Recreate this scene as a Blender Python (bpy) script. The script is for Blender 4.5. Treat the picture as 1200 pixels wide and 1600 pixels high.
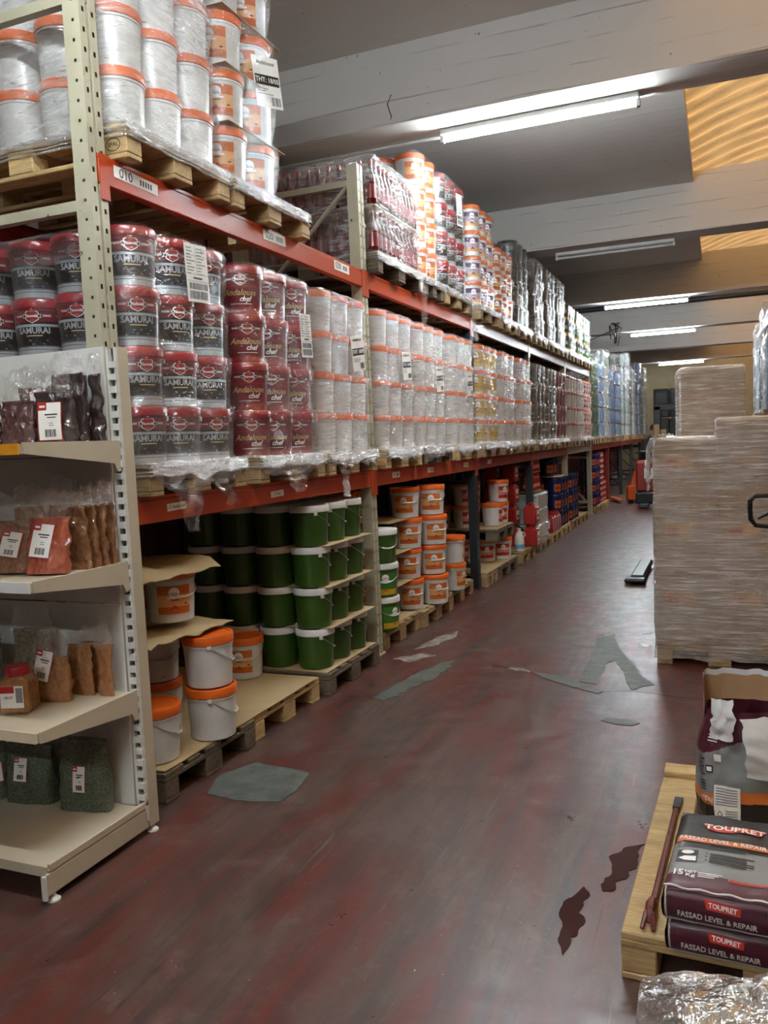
import bpy, math, random
from mathutils import Vector, Matrix, noise as mnoise
for o in list(bpy.data.objects): bpy.data.objects.remove(o)
SC = bpy.context.scene; COL = SC.collection
PI = math.pi; rnd = random.Random(7)
V = Vector
# ------------------------------------------------------------------ camera
FPX, YAW, PIT, ROL = 1284.37, -0.390945, -0.0827745, -0.0435964
CAM = V((2.4094, 0.0, 1.5983))
fw = V((math.sin(YAW)*math.cos(PIT), math.cos(YAW)*math.cos(PIT), math.sin(PIT)))
_r = V((math.cos(YAW), -math.sin(YAW), 0)); _u = _r.cross(fw)
RR = _r*math.cos(ROL)+_u*math.sin(ROL); UU = -_r*math.sin(ROL)+_u*math.cos(ROL)
cam_d = bpy.data.cameras.new('camera'); cam = bpy.data.objects.new('camera', cam_d); COL.objects.link(cam)
cam_d.sensor_fit = 'VERTICAL'; cam_d.sensor_height = 24; cam_d.lens = 24*FPX/1600
cam_d.clip_start = .05; cam_d.clip_end = 200
cam.matrix_world = Matrix(((RR.x, UU.x, -fw.x, CAM.x), (RR.y, UU.y, -fw.y, CAM.y), (RR.z, UU.z, -fw.z, CAM.z), (0, 0, 0, 1)))
SC.camera = cam
def at(a, b, **k):                       # pixel -> point on the plane x/y/z = value
    d = fw+RR*((a-600)/FPX)-UU*((b-800)/FPX); (i, v), = k.items(); i = 'xyz'.index(i)
    return CAM+d*((v-CAM[i])/d[i])
# ------------------------------------------------------------------ world, sun, exposure
W = bpy.data.worlds.new('world'); SC.world = W; W.use_nodes = True
bg = W.node_tree.nodes['Background']; bg.inputs[0].default_value = (.80, .88, 1, 1); bg.inputs[1].default_value = .8
sd = bpy.data.lights.new('sun_offscreen', 'SUN'); sd.energy = 9.0; sd.angle = .02; sd.color = (1, .86, .66)
so = bpy.data.objects.new('sun_offscreen', sd); COL.objects.link(so); so.rotation_euler = (math.radians(50), math.radians(15), 0)
vs = SC.view_settings; vs.view_transform = 'Standard'; vs.look = 'None'; vs.gamma = 1; vs.use_curve_mapping = False
vs.exposure = 1.25
TUBE_POWER = 190.0
SC.cycles.transparent_max_bounces = 28; SC.cycles.max_bounces = 8; SC.cycles.diffuse_bounces = 5; SC.cycles.glossy_bounces = 4
SC.cycles.sample_clamp_indirect = 6
# ------------------------------------------------------------------ materials
MATS = {}
def srgb(h):
    c = [int(h[i:i+2], 16)/255 for i in (0, 2, 4)]
    return tuple(x/12.92 if x <= .04045 else ((x+.055)/1.055)**2.4 for x in c)+(1,)
class NT:
    def __init__(s, name):
        s.m = bpy.data.materials.new(name); s.m.use_nodes = True; s.t = s.m.node_tree
        s.p = s.t.nodes['Principled BSDF']; s.out = s.t.nodes['Material Output']; MATS[name] = s.m
    def n(s, ty, **k):
        q = s.t.nodes.new(ty)
        for a, b in k.items():
            if a[0] == '_': setattr(q, a[1:], b)
            else:
                key = a.replace('__', ' ')
                sock = q.inputs[int(key[1:])] if key[0] == 'i' and key[1:].isdigit() else q.inputs[key]
                if isinstance(b, bpy.types.NodeSocket): s.t.links.new(b, sock)
                else: sock.default_value = b
        return q
    def l(s, a, b): s.t.links.new(a, b)
    def pos(s, scale=(1, 1, 1), rot=(0, 0, 0), obj=False):
        c = s.n('ShaderNodeTexCoord').outputs['Object'] if obj else s.n('ShaderNodeNewGeometry').outputs['Position']
        return s.n('ShaderNodeMapping', Vector=c, Scale=scale, Rotation=rot).outputs[0]
    def noise(s, vec, sc, det=3, rough=.55, dist=0):
        return s.n('ShaderNodeTexNoise', Vector=vec, Scale=sc, Detail=det, Roughness=rough, Distortion=dist).outputs['Fac']
    def ramp(s, f, stops, interp='LINEAR'):
        r = s.n('ShaderNodeValToRGB', Fac=f); e = r.color_ramp.elements; r.color_ramp.interpolation = interp
        e[0].position, e[0].color = stops[0]; e[1].position, e[1].color = stops[-1]
        for p_, c in stops[1:-1]:
            k = e.new(p_); k.color = c
        return r.outputs[0]
    def mix(s, f, a, b, ty='MIX'):
        q = s.t.nodes.new('ShaderNodeMix'); q.data_type = 'RGBA'; q.blend_type = ty
        for sk, v in ((q.inputs[0], f), (q.inputs[6], a), (q.inputs[7], b)):
            if isinstance(v, bpy.types.NodeSocket): s.l(v, sk)
            else: sk.default_value = v
        return q.outputs[2]
    def bump(s, h, strength=.3, dist=.01, normal=None):
        b = s.n('ShaderNodeBump', Height=h, Strength=strength, Distance=dist)
        if normal: s.l(normal, b.inputs['Normal'])
        return b.outputs[0]
    def set(s, **k):
        for a, b in k.items():
            sk = s.p.inputs[a.replace('__', ' ')]
            if isinstance(b, bpy.types.NodeSocket): s.l(b, sk)
            else: sk.default_value = b
        return s
def g(v): return (v, v, v, 1)
def plain(name, hexc, rough=.4, metal=0, var=.08, bump=0, coat=0, bs=60):
    t = NT(name); c = srgb(hexc)
    f = t.noise(t.pos(), 9, 4)
    col = t.mix(1, c, t.ramp(f, [(.3, g(1-var*2)), (.7, g(1))]), 'MULTIPLY')
    t.set(Base__Color=col, Roughness=rough, Metallic=metal)
    if coat: t.set(Coat__Weight=coat, Coat__Roughness=.1)
    if bump: t.set(Normal=t.bump(t.noise(t.pos(), bs, 3), bump, .004))
    return t
plain('white_plastic', 'D3D2CE', .33, coat=.2); plain('orange_plastic', 'E0661C', .38); plain('green_plastic', '34531B', .33, coat=.25)
plain('lid_white', 'E6E7E4', .4); plain('red_plastic', 'A01A26', .3, coat=.3); plain('deep_red', '7C1420', .3, coat=.3)
plain('black_print', '16171B', .28, coat=.3); plain('grey_print', '6F7378', .3, coat=.3); plain('silver_print', 'A9ADB0', .3, coat=.3)
plain('cream_print', 'E9D9B8', .4); plain('white_print', 'F0EEEA', .45, var=.02); plain('gold_print', 'CDB472', .4)
plain('orange_print', 'C4621C', .4); plain('light_orange_print', 'DFA46A', .4); plain('rust_print', 'B23E17', .4)
plain('brown_print', '5A2A18', .4); plain('red_print', 'B0281F', .4); plain('pink_print', 'D9907C', .4)
plain('yellow_print', 'C9A124', .4); plain('purple_print', '5C3560', .4); plain('lilac_print', 'B7A0B5', .4)
plain('black_ink', '1B1B1C', .5, var=0); plain('grey_ink', '77787A', .5, var=0); plain('green_label', '3E7A2C', .4)
plain('blue_plastic', '17255A', .35, coat=.2); plain('dark_red_glass', '5A1014', .2, coat=.5); plain('jerry_red', 'A3221F', .38, coat=.2)
plain('wire', 'C9CBCB', .3, .9); plain('black_metal', '1C1D1F', .4, .3); plain('dark_steel', '2C3136', .5, .4)
plain('black_cloth', '141416', .9); plain('skin', 'B98A70', .6); plain('hair', '17120F', .7); plain('blue_cloth', '1B2233', .9)
plain('truck_red', '8E2A1E', .4); plain('jack_orange', 'D2581B', .4); plain('rubber', '151515', .8)
plain('paper', 'EFEDE6', .7, var=.03); plain('sky_blue', '6E97B8', .4); plain('milky', 'DAD7CB', .4)
plain('maroon_sack', '511E2C', .42, coat=.1, bump=.25, bs=35); plain('grey_sack', '868888', .45, bump=.25, bs=35); plain('black_sack', '1D1C1D', .42, bump=.25, bs=35)
plain('white_sack', 'D9D8D6', .5, bump=.3, bs=30); plain('orange_sack', 'DE7A3A', .45); plain('kraft', '9A7756', .75, bump=.2)
plain('logo_red', 'C8321F', .45); plain('dark_wrap', '2E342E', .35, coat=.2); plain('green_wrap', '2F5237', .3, coat=.3)
plain('water_blue', '7F9BC0', .2, coat=.5); plain('water_clear', 'B8C6C6', .15, coat=.5); plain('tin_red', 'B01F22', .3, .2)
plain('yellow_plastic', 'D79A1E', .4); plain('black_crate', '1B1E24', .5); plain('wire_black', '121212', .5)
plain('orange_price', 'E79A22', .5); plain('rail_cream', 'E9D6B4', .5); plain('white_foam', 'E9E9E6', .5)
# wood
def wood(name, a, b, dark):
    t = NT(name); oi = t.n('ShaderNodeObjectInfo').outputs['Random']
    c = t.n('ShaderNodeTexCoord').outputs['Object']
    ad = t.n('ShaderNodeVectorMath', _operation='ADD', i0=t.n('ShaderNodeNewGeometry').outputs['Position'], i1=(0, 0, 0)).outputs[0]
    gx = t.noise(t.n('ShaderNodeMapping', Vector=ad, Scale=(3, 30, 30)).outputs[0], 3, 4, .6, .6)
    bl = t.noise(ad, 6, 3)
    col = t.ramp(gx, [(.3, srgb(a)), (.7, srgb(b))])
    col = t.mix(t.n('ShaderNodeMath', _operation='MULTIPLY', i0=t.ramp(bl, [(.45, g(0)), (.72, g(1))]), i1=.55).outputs[0], col, srgb(dark))
    col = t.mix(1, col, t.ramp(oi, [(0, g(.72)), (1, g(1.0))]), 'MULTIPLY')
    t.set(Base__Color=col, Roughness=.75, Normal=t.bump(gx, .25, .003)); return t
wood('wood', '8F744E', 'BFA377', '5B4930'); wood('wood_light', 'B4935F', 'DCC08B', '8A6C45'); wood('wood_dark', '4A4034', '7A6A55', '2A241D')
# painted metal with chips
def chipped(name, c, dirt, metalc, thr=.66, scale=24, rough=.42, zs=.6):
    t = NT(name); n1 = t.noise(t.pos((1, 1, zs)), scale, 6, .65, .3); n2 = t.noise(t.pos(), 3, 4)
    col = t.mix(t.ramp(n2, [(.4, g(0)), (.8, g(.55))]), srgb(c), srgb(dirt))
    col = t.mix(t.ramp(n1, [(thr, g(0)), (thr+.03, g(1))]), col, srgb(metalc))
    t.set(Base__Color=col, Roughness=rough, Normal=t.bump(n1, .08, .003)); return t
chipped('cream_paint', 'B9B49B', '8E8A72', '2A261E', .66, 30); chipped('gondola_cream', 'C3B79F', '9C917C', '5A5044', .72, 26)
chipped('gondola_white', 'D6D6D0', 'AFAFA8', '7C776C', .76, 18); chipped('rack_orange', 'B8441C', '8A2F18', '3A1A12', .66, 20, .36)
chipped('rack_red', '8E2418', '5E1A14', '2A120E', .66, 20); chipped('rack_silver', '9FA09B', '777771', '5A2A20', .64, 14, .3)
chipped('rack_black', '23272B', '1A1C1E', '54585C', .74, 22); chipped('crow_red', '6E2A26', '4A2420', '2B2622', .55, 60)
chipped('wall_red', '4A1613', '33100E', '220C0B', .7, 6, .6); chipped('wall_grey', '77787A', '5C5C5C', '4A4A4A', .75, 5, .8)
chipped('cream_wall', 'A69879', '8A7C60', '6A5E48', .75, 5, .8)
# board-marked painted concrete
def concrete(name, axis, c1, c2, lc='85807A'):
    t = NT(name); p = t.pos()
    sep = t.n('ShaderNodeSeparateXYZ', Vector=p); co = sep.outputs[axis]
    wob = t.n('ShaderNodeMath', _operation='MULTIPLY', i0=t.noise(t.pos((.6, 1, 1)), 1.2, 2), i1=.10).outputs[0]
    fr = t.n('ShaderNodeMath', _operation='FRACT', i0=t.n('ShaderNodeMath', _operation='MULTIPLY', i0=t.n('ShaderNodeMath', _operation='ADD', i0=co, i1=wob).outputs[0], i1=6.2).outputs[0]).outputs[0]
    line = t.ramp(fr, [(0, g(1)), (.04, g(.3)), (.07, g(0)), (.97, g(0)), (1, g(1))])
    brk = t.ramp(t.noise(t.pos((1.3, 5, 5)), 1.4, 4), [(.45, g(0)), (.60, g(1))])
    ln = t.mix(1, line, brk, 'MULTIPLY')
    spots = t.ramp(t.noise(p, 16, 2), [(.745, g(0)), (.76, g(1))])
    base = t.mix(t.noise(p, .9, 5), srgb(c1), srgb(c2))
    base = t.mix(t.n('ShaderNodeMath', _operation='MULTIPLY', i0=ln, i1=.6).outputs[0], base, srgb(lc))
    base = t.mix(t.n('ShaderNodeMath', _operation='MULTIPLY', i0=spots, i1=.7).outputs[0], base, srgb('4A4440'))
    fine = t.noise(t.pos((1, 8, 8)), 9, 4)
    hh = t.n('ShaderNodeMath', _operation='ADD', i0=ln, i1=t.n('ShaderNodeMath', _operation='MULTIPLY', i0=fine, i1=.12).outputs[0]).outputs[0]
    t.set(Base__Color=base, Roughness=.7, Normal=t.bump(hh, .5, .012)); return t
concrete('concrete_face', 2, 'CFCBC6', 'B9B4AE'); concrete('concrete_soffit', 1, 'DAD6D1', 'C4BFB8', 'F2EEEA')
# floor
t = NT('floor_paint'); p = t.pos()
n1 = t.noise(t.pos((1.5, .42, 1)), 1.7, 7, .68, .7); n2 = t.noise(p, 7, 6, .7); n3 = t.noise(t.pos((5, .35, 1), (0, 0, -.22)), 2.4, 6, .68)
col = t.ramp(n1, [(.32, srgb('5B2821')), (.44, srgb('5B2F28')), (.54, srgb('553F38')), (.70, srgb('62534C'))])
col = t.mix(t.ramp(n3, [(.46, g(0)), (.64, g(.8))]), col, srgb('383130'))
col = t.mix(t.ramp(n2, [(.56, g(0)), (.74, g(.5))]), col, srgb('75625A'))
col = t.mix(t.ramp(t.noise(t.pos((1.2, .8, 1)), 2.6, 7, .72), [(.56, g(0)), (.66, g(.45))]), col, srgb('6B554C'))
col = t.mix(t.ramp(t.noise(p, 70, 3), [(.72, g(0)), (.75, g(.9))]), col, srgb('C4B8AA'))
col = t.mix(t.ramp(t.noise(t.pos((9, .5, 1), (0, 0, -.5)), 3, 6, .72), [(.60, g(0)), (.68, g(.8))]), col, srgb('241716'))
col = t.mix(t.ramp(t.noise(t.pos((12, .4, 1), (0, 0, -.3)), 2, 6, .72), [(.63, g(0)), (.68, g(.5))]), col, srgb('8A7A70'))
t.set(Base__Color=col, Roughness=t.ramp(n2, [(.3, g(.26)), (.7, g(.48))]), Normal=t.bump(t.noise(p, 40, 4), .14, .004))
t = NT('repair_grey'); t.set(Base__Color=t.ramp(t.noise(t.pos(), 8, 6, .7), [(.35, srgb('3F443F')), (.7, srgb('62665F'))]), Roughness=.55, Normal=t.bump(t.noise(t.pos(), 30, 4), .2, .004))
t = NT('pale_scrape'); t.set(Base__Color=t.ramp(t.noise(t.pos(), 14, 6, .7), [(.35, srgb('4E3E37')), (.65, srgb('A0968A'))]), Roughness=.7)
t = NT('wet_stain'); t.set(Base__Color=srgb('3A1A17'), Roughness=.12, Normal=t.bump(t.noise(t.pos(), 18, 2), .05, .004))
# cardboard, carton
t = NT('cardboard'); t.set(Base__Color=t.mix(t.noise(t.pos(), 5, 5), srgb('A08A62'), srgb('B9A37A')), Roughness=.8, Normal=t.bump(t.noise(t.pos((20, 3, 3)), 6, 3), .15, .004))
t = NT('carton'); t.set(Base__Color=t.mix(t.noise(t.pos(), 4, 5), srgb('8C7258'), srgb('A48A6C')), Roughness=.75)
# powder filled bags
def powder(name, a, b, spk=90, coat=1.0):
    t = NT(name); n = t.noise(t.pos(), spk, 2); w = t.noise(t.pos((1, 1, .6)), 12, 3, .55, 1.5)
    vo = t.n('ShaderNodeTexVoronoi', Vector=t.pos((1, 1, .55), (.4, .3, .2)), Scale=22.0, Randomness=1.0).outputs['Distance']
    hh = t.n('ShaderNodeMath', _operation='ADD', i0=w, i1=vo).outputs[0]
    t.set(Base__Color=t.ramp(n, [(.35, srgb(a)), (.65, srgb(b))]), Roughness=.6, Coat__Weight=coat, Coat__Roughness=.06, Coat__IOR=1.6, Normal=t.bump(w, .3, .015), Coat__Normal=t.bump(hh, 1.0, .03)); return t
powder('powder_rust', '8A3A1E', 'A34A28', 60); powder('powder_brown', '6B4122', '875833', 60); powder('powder_maroon', '38191A', '4C2422', 60)
powder('powder_dark', '231617', '35211F', 60); powder('powder_tan', '8A5A2E', 'A06C3B', 60); powder('herb_green', '2E3B2C', '66705A', 170, .5); powder('powder_olive', '5C5440', '7A7258', 60)
# stretch film
def film_mat(name, base, lo, hi, scale, sc_vec, rot, rough=.10, bstr=.9, bsc=9, hz=.5, fl=.12):
    t = NT(name); v = t.pos(sc_vec, rot)
    n = t.noise(v, scale, 5, .62, .8); n2 = t.noise(t.pos((1, 1, .7)), 2.3, 3); w = t.noise(t.pos(), bsc, 4, .62, 1.6)
    hh = t.n('ShaderNodeMath', _operation='ADD', i0=n, i1=w).outputs[0]
    nb = t.bump(hh, bstr, .025)
    mask = t.n('ShaderNodeMath', _operation='MULTIPLY', i0=t.ramp(n, [(.44, g(fl)), (.52, g(fl+(1-fl)*.38)), (.66, g(1))]), i1=t.ramp(n2, [(.34, g(lo)), (.66, g(hi))])).outputs[0]
    gl = t.n('ShaderNodeBsdfGlossy', Color=g(.97), Roughness=rough, Normal=nb); gl2 = t.n('ShaderNodeBsdfGlossy', Color=g(.97), Roughness=rough+.12, Normal=nb)
    df = t.n('ShaderNodeBsdfDiffuse', Color=(.88, .90, .90, 1)); tl = t.n('ShaderNodeBsdfTranslucent', Color=(.80, .82, .82, 1))
    dm = t.n('ShaderNodeMixShader', Fac=.35, i1=df.outputs[0], i2=tl.outputs[0]); hzm = t.n('ShaderNodeMixShader', Fac=hz, i1=gl2.outputs[0], i2=dm.outputs[0])
    tr = t.n('ShaderNodeBsdfTransparent', Color=g(.99)); m1 = t.n('ShaderNodeMixShader', Fac=base, i1=tr.outputs[0], i2=gl.outputs[0])
    m2 = t.n('ShaderNodeMixShader', Fac=mask, i1=m1.outputs[0], i2=hzm.outputs[0])
    t.l(m2.outputs[0], t.out.inputs[0]); return t
film_mat('film_clear', .13, .02, .34, 6, (1.2, 1.2, 2.2), (.3, .2, 0), .07)
film_mat('film_streak', .14, .10, .92, 8, (1, 1, 6), (.34, .30, 0), .07, 1.0, 11, .62)
film_mat('film_hazy', .12, .0, .38, 3.5, (1, 1, 1.6), (.2, .2, 0), .06, .9, 7, .65)
film_mat('film_carton', .30, .42, 1.0, 7, (.5, .5, 11), (.045, .06, 0), .18, 1.0, 3, .55, .26)
film_mat('film_bag', .22, .0, .16, 12, (1, 1, 1), (.3, .2, 0), .04, 1.0, 16, .3)
film_mat('film_sheet', .35, .30, .80, 6, (1, 1, 1), (.3, .2, 0), .07, .7, 6, .45)
film_mat('film_rope', .35, .30, .85, 14, (1, 1, 3), (.3, .2, 0), .08, 1.0, 20, .5, .3)
# tube light, translucent golden corrugated sheet
t = NT('tube_lit'); e = t.n('ShaderNodeEmission', Color=(.88, .96, 1, 1), Strength=TUBE_POWER); t.l(e.outputs[0], t.out.inputs[0])
plain('tube_off', 'DDE0DF', .25); plain('fixture_white', 'D2D2CE', .45)
t = NT('golden_sheet'); n = t.noise(t.pos(), 60, 4, .7); n2 = t.noise(t.pos((.6, 3, 1)), 4, 4)
c = t.mix(t.ramp(n2, [(.3, g(0)), (.7, g(.6))]), srgb('A3835A'), srgb('6B5236')); c = t.mix(t.ramp(n, [(.50, g(0)), (.72, g(.3))]), c, srgb('C9A860'))
d = t.n('ShaderNodeBsdfDiffuse', Color=c); tl = t.n('ShaderNodeBsdfTranslucent', Color=c)
m = t.n('ShaderNodeMixShader', Fac=.55, i1=d.outputs[0], i2=tl.outputs[0]); t.l(m.outputs[0], t.out.inputs[0])
# ------------------------------------------------------------------ mesh helpers
class MB:
    def __init__(s): s.v = []; s.f = []; s.m = []; s.sm = []
    def add(s, vs, fs, m=0, smooth=False, mx=None):
        b = len(s.v); s.v += [tuple(mx @ V(q)) if mx else tuple(q) for q in vs]
        for i, q in enumerate(fs):
            s.f.append([b+k for k in q]); s.m.append(m[i] if isinstance(m, list) else m); s.sm.append(smooth)
        return s
    def box(s, x0, x1, y0, y1, z0, z1, m=0, mx=None, bev=0):
        if bev <= 0:
            vs = [(x, y, z) for z in (z0, z1) for y in (y0, y1) for x in (x0, x1)]
            return s.add(vs, [(0, 2, 3, 1), (4, 5, 7, 6), (0, 1, 5, 4), (2, 6, 7, 3), (0, 4, 6, 2), (1, 3, 7, 5)], m, False, mx)
        b = min(bev, (x1-x0)*.45, (y1-y0)*.45, (z1-z0)*.45)     # chamfered box: 24 verts
        X, Y, Z = (x0, x1), (y0, y1), (z0, z1); vs = []; ix = {}
        for i in (0, 1):
            for j in (0, 1):
                for k in (0, 1):
                    sx, sy, sz = b*(1-2*i), b*(1-2*j), b*(1-2*k)
                    for a, q in enumerate(((X[i], Y[j]+sy, Z[k]+sz), (X[i]+sx, Y[j], Z[k]+sz), (X[i]+sx, Y[j]+sy, Z[k]))):
                        ix[i, j, k, a] = len(vs); vs.append(q)
        F = []
        for i in (0, 1): F.append([ix[i, 0, 0, 0], ix[i, 0, 1, 0], ix[i, 1, 1, 0], ix[i, 1, 0, 0]][::(1 if i == 0 else -1)])
        for j in (0, 1): F.append([ix[0, j, 0, 1], ix[1, j, 0, 1], ix[1, j, 1, 1], ix[0, j, 1, 1]][::(1 if j == 0 else -1)])
        for k in (0, 1): F.append([ix[0, 0, k, 2], ix[0, 1, k, 2], ix[1, 1, k, 2], ix[1, 0, k, 2]][::(1 if k == 0 else -1)])
        for i in (0, 1):
            for j in (0, 1):
                F.append([ix[i, j, 0, 0], ix[i, j, 0, 1], ix[i, j, 1, 1], ix[i, j, 1, 0]][::(-1 if i == j else 1)])
                F.append([ix[i, 0, j, 0], ix[i, 1, j, 0], ix[i, 1, j, 2], ix[i, 0, j, 2]][::(-1 if i == j else 1)])
                F.append([ix[0, i, j, 1], ix[1, i, j, 1], ix[1, i, j, 2], ix[0, i, j, 2]][::(1 if i == j else -1)])
                for k in (0, 1): F.append([ix[i, j, k, 0], ix[i, j, k, 1], ix[i, j, k, 2]][::(1 if (i+j+k) % 2 == 0 else -1)])
        return s.add(vs, F, m, False, mx)
    def lathe(s, prof, seg=28, m=0, mx=None, smooth=True, cap0=False, cap1=False):
        vs = [(r*math.cos(2*PI*k/seg), r*math.sin(2*PI*k/seg), z) for r, z in prof for k in range(seg)]; fs = []; ms = []
        for i in range(len(prof)-1):
            for k in range(seg):
                fs.append((i*seg+k, i*seg+(k+1) % seg, (i+1)*seg+(k+1) % seg, (i+1)*seg+k)); ms.append(m[i] if isinstance(m, list) else m)
        if cap0: fs.append(tuple(range(seg))[::-1]); ms.append(ms[0])
        if cap1: n = (len(prof)-1)*seg; fs.append(tuple(range(n, n+seg))); ms.append(ms[-2] if cap0 else ms[-1])
        return s.add(vs, fs, ms, smooth, mx)
    def tube(s, pts, r, seg=6, m=0, smooth=True, mx=None, close=False):
        pts = [V(q) for q in pts]; n = len(pts); vs = []; up = V((.13, .27, .95)).normalized()
        for i, q in enumerate(pts):
            d = (pts[(i+1) % n if close else min(i+1, n-1)]-pts[(i-1) % n if close else max(i-1, 0)]).normalized()
            a = d.cross(up); a = a.normalized() if a.length > 1e-4 else d.orthogonal().normalized(); b = a.cross(d); rr = r[i] if isinstance(r, (list, tuple)) else r
            vs += [q+(a*math.cos(2*PI*k/seg)+b*math.sin(2*PI*k/seg))*rr for k in range(seg)]
        fs = []
        for i in range(n if close else n-1):
            j = (i+1) % n
            for k in range(seg): fs.append((i*seg+k, j*seg+k, j*seg+(k+1) % seg, i*seg+(k+1) % seg))
        if not close: fs.append(tuple(range(seg))); fs.append(tuple(range((n-1)*seg, n*seg))[::-1])
        return s.add(vs, fs, m, smooth, mx)
    def poly(s, pts, m=0, mx=None): return s.add(pts, [tuple(range(len(pts)))], m, False, mx)
    def grid(s, nu, nv, f, m=0, smooth=True, mx=None, mfun=None, wrap=False):
        vs = [f(i/(nu if wrap else nu-1), j/(nv-1)) for j in range(nv) for i in range(nu)]; fs = []; ms = []
        for j in range(nv-1):
            for i in range(nu if wrap else nu-1):
                k = (i+1) % nu; fs.append((j*nu+i, j*nu+k, (j+1)*nu+k, (j+1)*nu+i)); ms.append(mfun((i+.5)/nu, (j+.5)/(nv-1)) if mfun else m)
        return s.add(vs, fs, ms, smooth, mx)
    def text(s, txt, size, fmap, m=0, bold=0, shear=0, sx=1.0, align='CENTER'):
        vs, fs = text2d(txt, bold, shear, align)
        return s.add([fmap(x*size*sx, y*size) for x, y in vs], fs, m)
    def mesh(s, name, mats, angle=38):
        me = bpy.data.meshes.new(name); me.from_pydata(s.v, [], s.f)
        for q in mats: me.materials.append(MATS[q])
        me.polygons.foreach_set('material_index', s.m); me.polygons.foreach_set('use_smooth', s.sm); me.update()
        if any(s.sm): me.set_sharp_from_angle(angle=math.radians(angle))
        return me
    def build(s, name, mats, parent=None, loc=None, angle=38):
        if isinstance(mats, str): mats = [mats]
        return link(name, s.mesh(name, mats, angle), parent, loc)
def link(name, me, parent=None, loc=None, rz=0):
    o = bpy.data.objects.new(name, me); COL.objects.link(o)
    if parent: o.parent = parent
    if loc is not None: o.location = loc
    if rz: o.rotation_euler.z = rz
    return o
_tc = {}
def text2d(txt, bold=0, shear=0, align='CENTER'):
    k = (txt, bold, shear, align)
    if k not in _tc:
        c = bpy.data.curves.new('t', 'FONT'); c.body = txt; c.align_x = align; c.align_y = 'CENTER'; c.resolution_u = 2; c.offset = bold; c.shear = shear; c.fill_mode = 'FRONT'
        o = bpy.data.objects.new('t', c); me = bpy.data.meshes.new_from_object(o)
        _tc[k] = ([(q.co.x, q.co.y) for q in me.vertices], [tuple(q.vertices) for q in me.polygons])
        bpy.data.objects.remove(o); bpy.data.meshes.remove(me); bpy.data.curves.remove(c)
    return _tc[k]
def tag(o, label, cat, group=None):
    o['label'] = label; o['category'] = cat
    if group: o['group'] = group
    return o
def thing(name, label, cat, loc=(0, 0, 0), rz=0, group=None):
    o = link(name, None, None, loc, rz); o.empty_display_size = .05
    return tag(o, label, cat, group)
def struct(o, label=None):
    o['kind'] = 'structure'
    if label: o['label'] = label
    return o
def rot(rx=0, ry=0, rz=0, loc=(0, 0, 0)):
    return Matrix.Translation(V(loc)) @ Matrix.Rotation(rz, 4, 'Z') @ Matrix.Rotation(ry, 4, 'Y') @ Matrix.Rotation(rx, 4, 'X')
def fn(x, y, z, s=1.0): return mnoise.noise(V((x*s, y*s, z*s)))
# ------------------------------------------------------------------ room shell
XL, XR, YF, YB, ZC, ZB = -1.75, 6.8, -6.0, 37.0, 4.73, 4.13
floor = struct(MB().box(XL-.2, XR+.15, YF-.15, YB+.15, -.2, 0).build('floor', 'floor_paint'))
def decal(name, pts, mat, z=.003, jag=.012, n=7):
    out = []
    for i, a in enumerate(pts):
        b = pts[(i+1) % len(pts)]
        for k in range(n):
            s_ = k/n; q = V((a[0], a[1], 0)).lerp(V((b[0], b[1], 0)), s_)
            out.append((q.x+jag*fn(q.x*9, q.y*9, 1.3, 2), q.y+jag*fn(q.x*9, q.y*9, 7.7, 2), z))
    m = MB(); nn = len(out); m.add(out+[(x, y, 0) for x, y, _ in out], [tuple(range(nn))]+[(i, i+nn, (i+1) % nn+nn, (i+1) % nn) for i in range(nn)])
    return m.build(name, mat, floor)
decal('repair_patch', [(.17, 3.11), (.10, 3.33), (.19, 3.51), (.41, 3.49), (.53, 3.46), (.56, 3.23), (.55, 3.14), (.36, 3.09)], 'repair_grey')
decal('repair_patch', [(1.542, 5.31), (1.52, 6.05), (1.49, 6.62), (1.61, 6.65), (1.70, 6.2), (1.79, 5.93), (1.83, 5.86), (1.93, 5.5), (2.00, 5.35), (1.87, 5.21), (1.82, 5.45), (1.79, 5.62), (1.70, 5.88), (1.655, 5.8), (1.66, 5.5), (1.66, 5.27)], 'repair_grey', jag=.018, n=5)
decal('repair_patch', [(1.22, 5.46), (1.40, 5.40), (1.72, 5.13), (1.70, 5.08), (1.52, 5.18), (1.30, 5.33)], 'repair_grey', z=.004, n=4)
decal('repair_patch', [(1.86, 4.55), (1.78, 4.60), (1.80, 4.66), (1.92, 4.66), (1.98, 4.60), (1.94, 4.55)], 'repair_grey', n=4)
decal('scrape', [(.35, 4.65), (.42, 5.0), (.5, 5.5), (.60, 5.6), (.62, 5.3), (.55, 4.9), (.46, 4.6)], 'repair_grey', jag=.05)
for q in ([(.20, 5.85), (.24, 6.2), (.34, 6.5), (.40, 6.3), (.32, 6.0)], [(.15, 5.55), (.3, 5.75), (.42, 5.7), (.3, 5.5)], [(1.52, 6.62), (1.53, 6.68), (1.61, 6.68), (1.61, 6.62)], [(1.02, 5.50), (1.10, 5.54), (1.20, 5.47), (1.12, 5.45)]):
    decal('scrape', q, 'pale_scrape', z=.004, jag=.04)
decal('wet_stain', [(1.94, 2.43), (1.90, 2.55), (1.885, 2.71), (1.93, 2.83), (1.965, 2.80), (1.97, 2.68), (1.972, 2.58), (1.955, 2.5)], 'wet_stain', jag=.03)
decal('wet_stain', [(1.98, 2.86), (2.03, 2.82), (2.05, 2.86), (2.10, 3.0), (2.115, 3.2), (2.06, 3.18), (2.0, 3.07), (2.02, 2.95)], 'wet_stain', jag=.03)
crack = MB()
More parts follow.
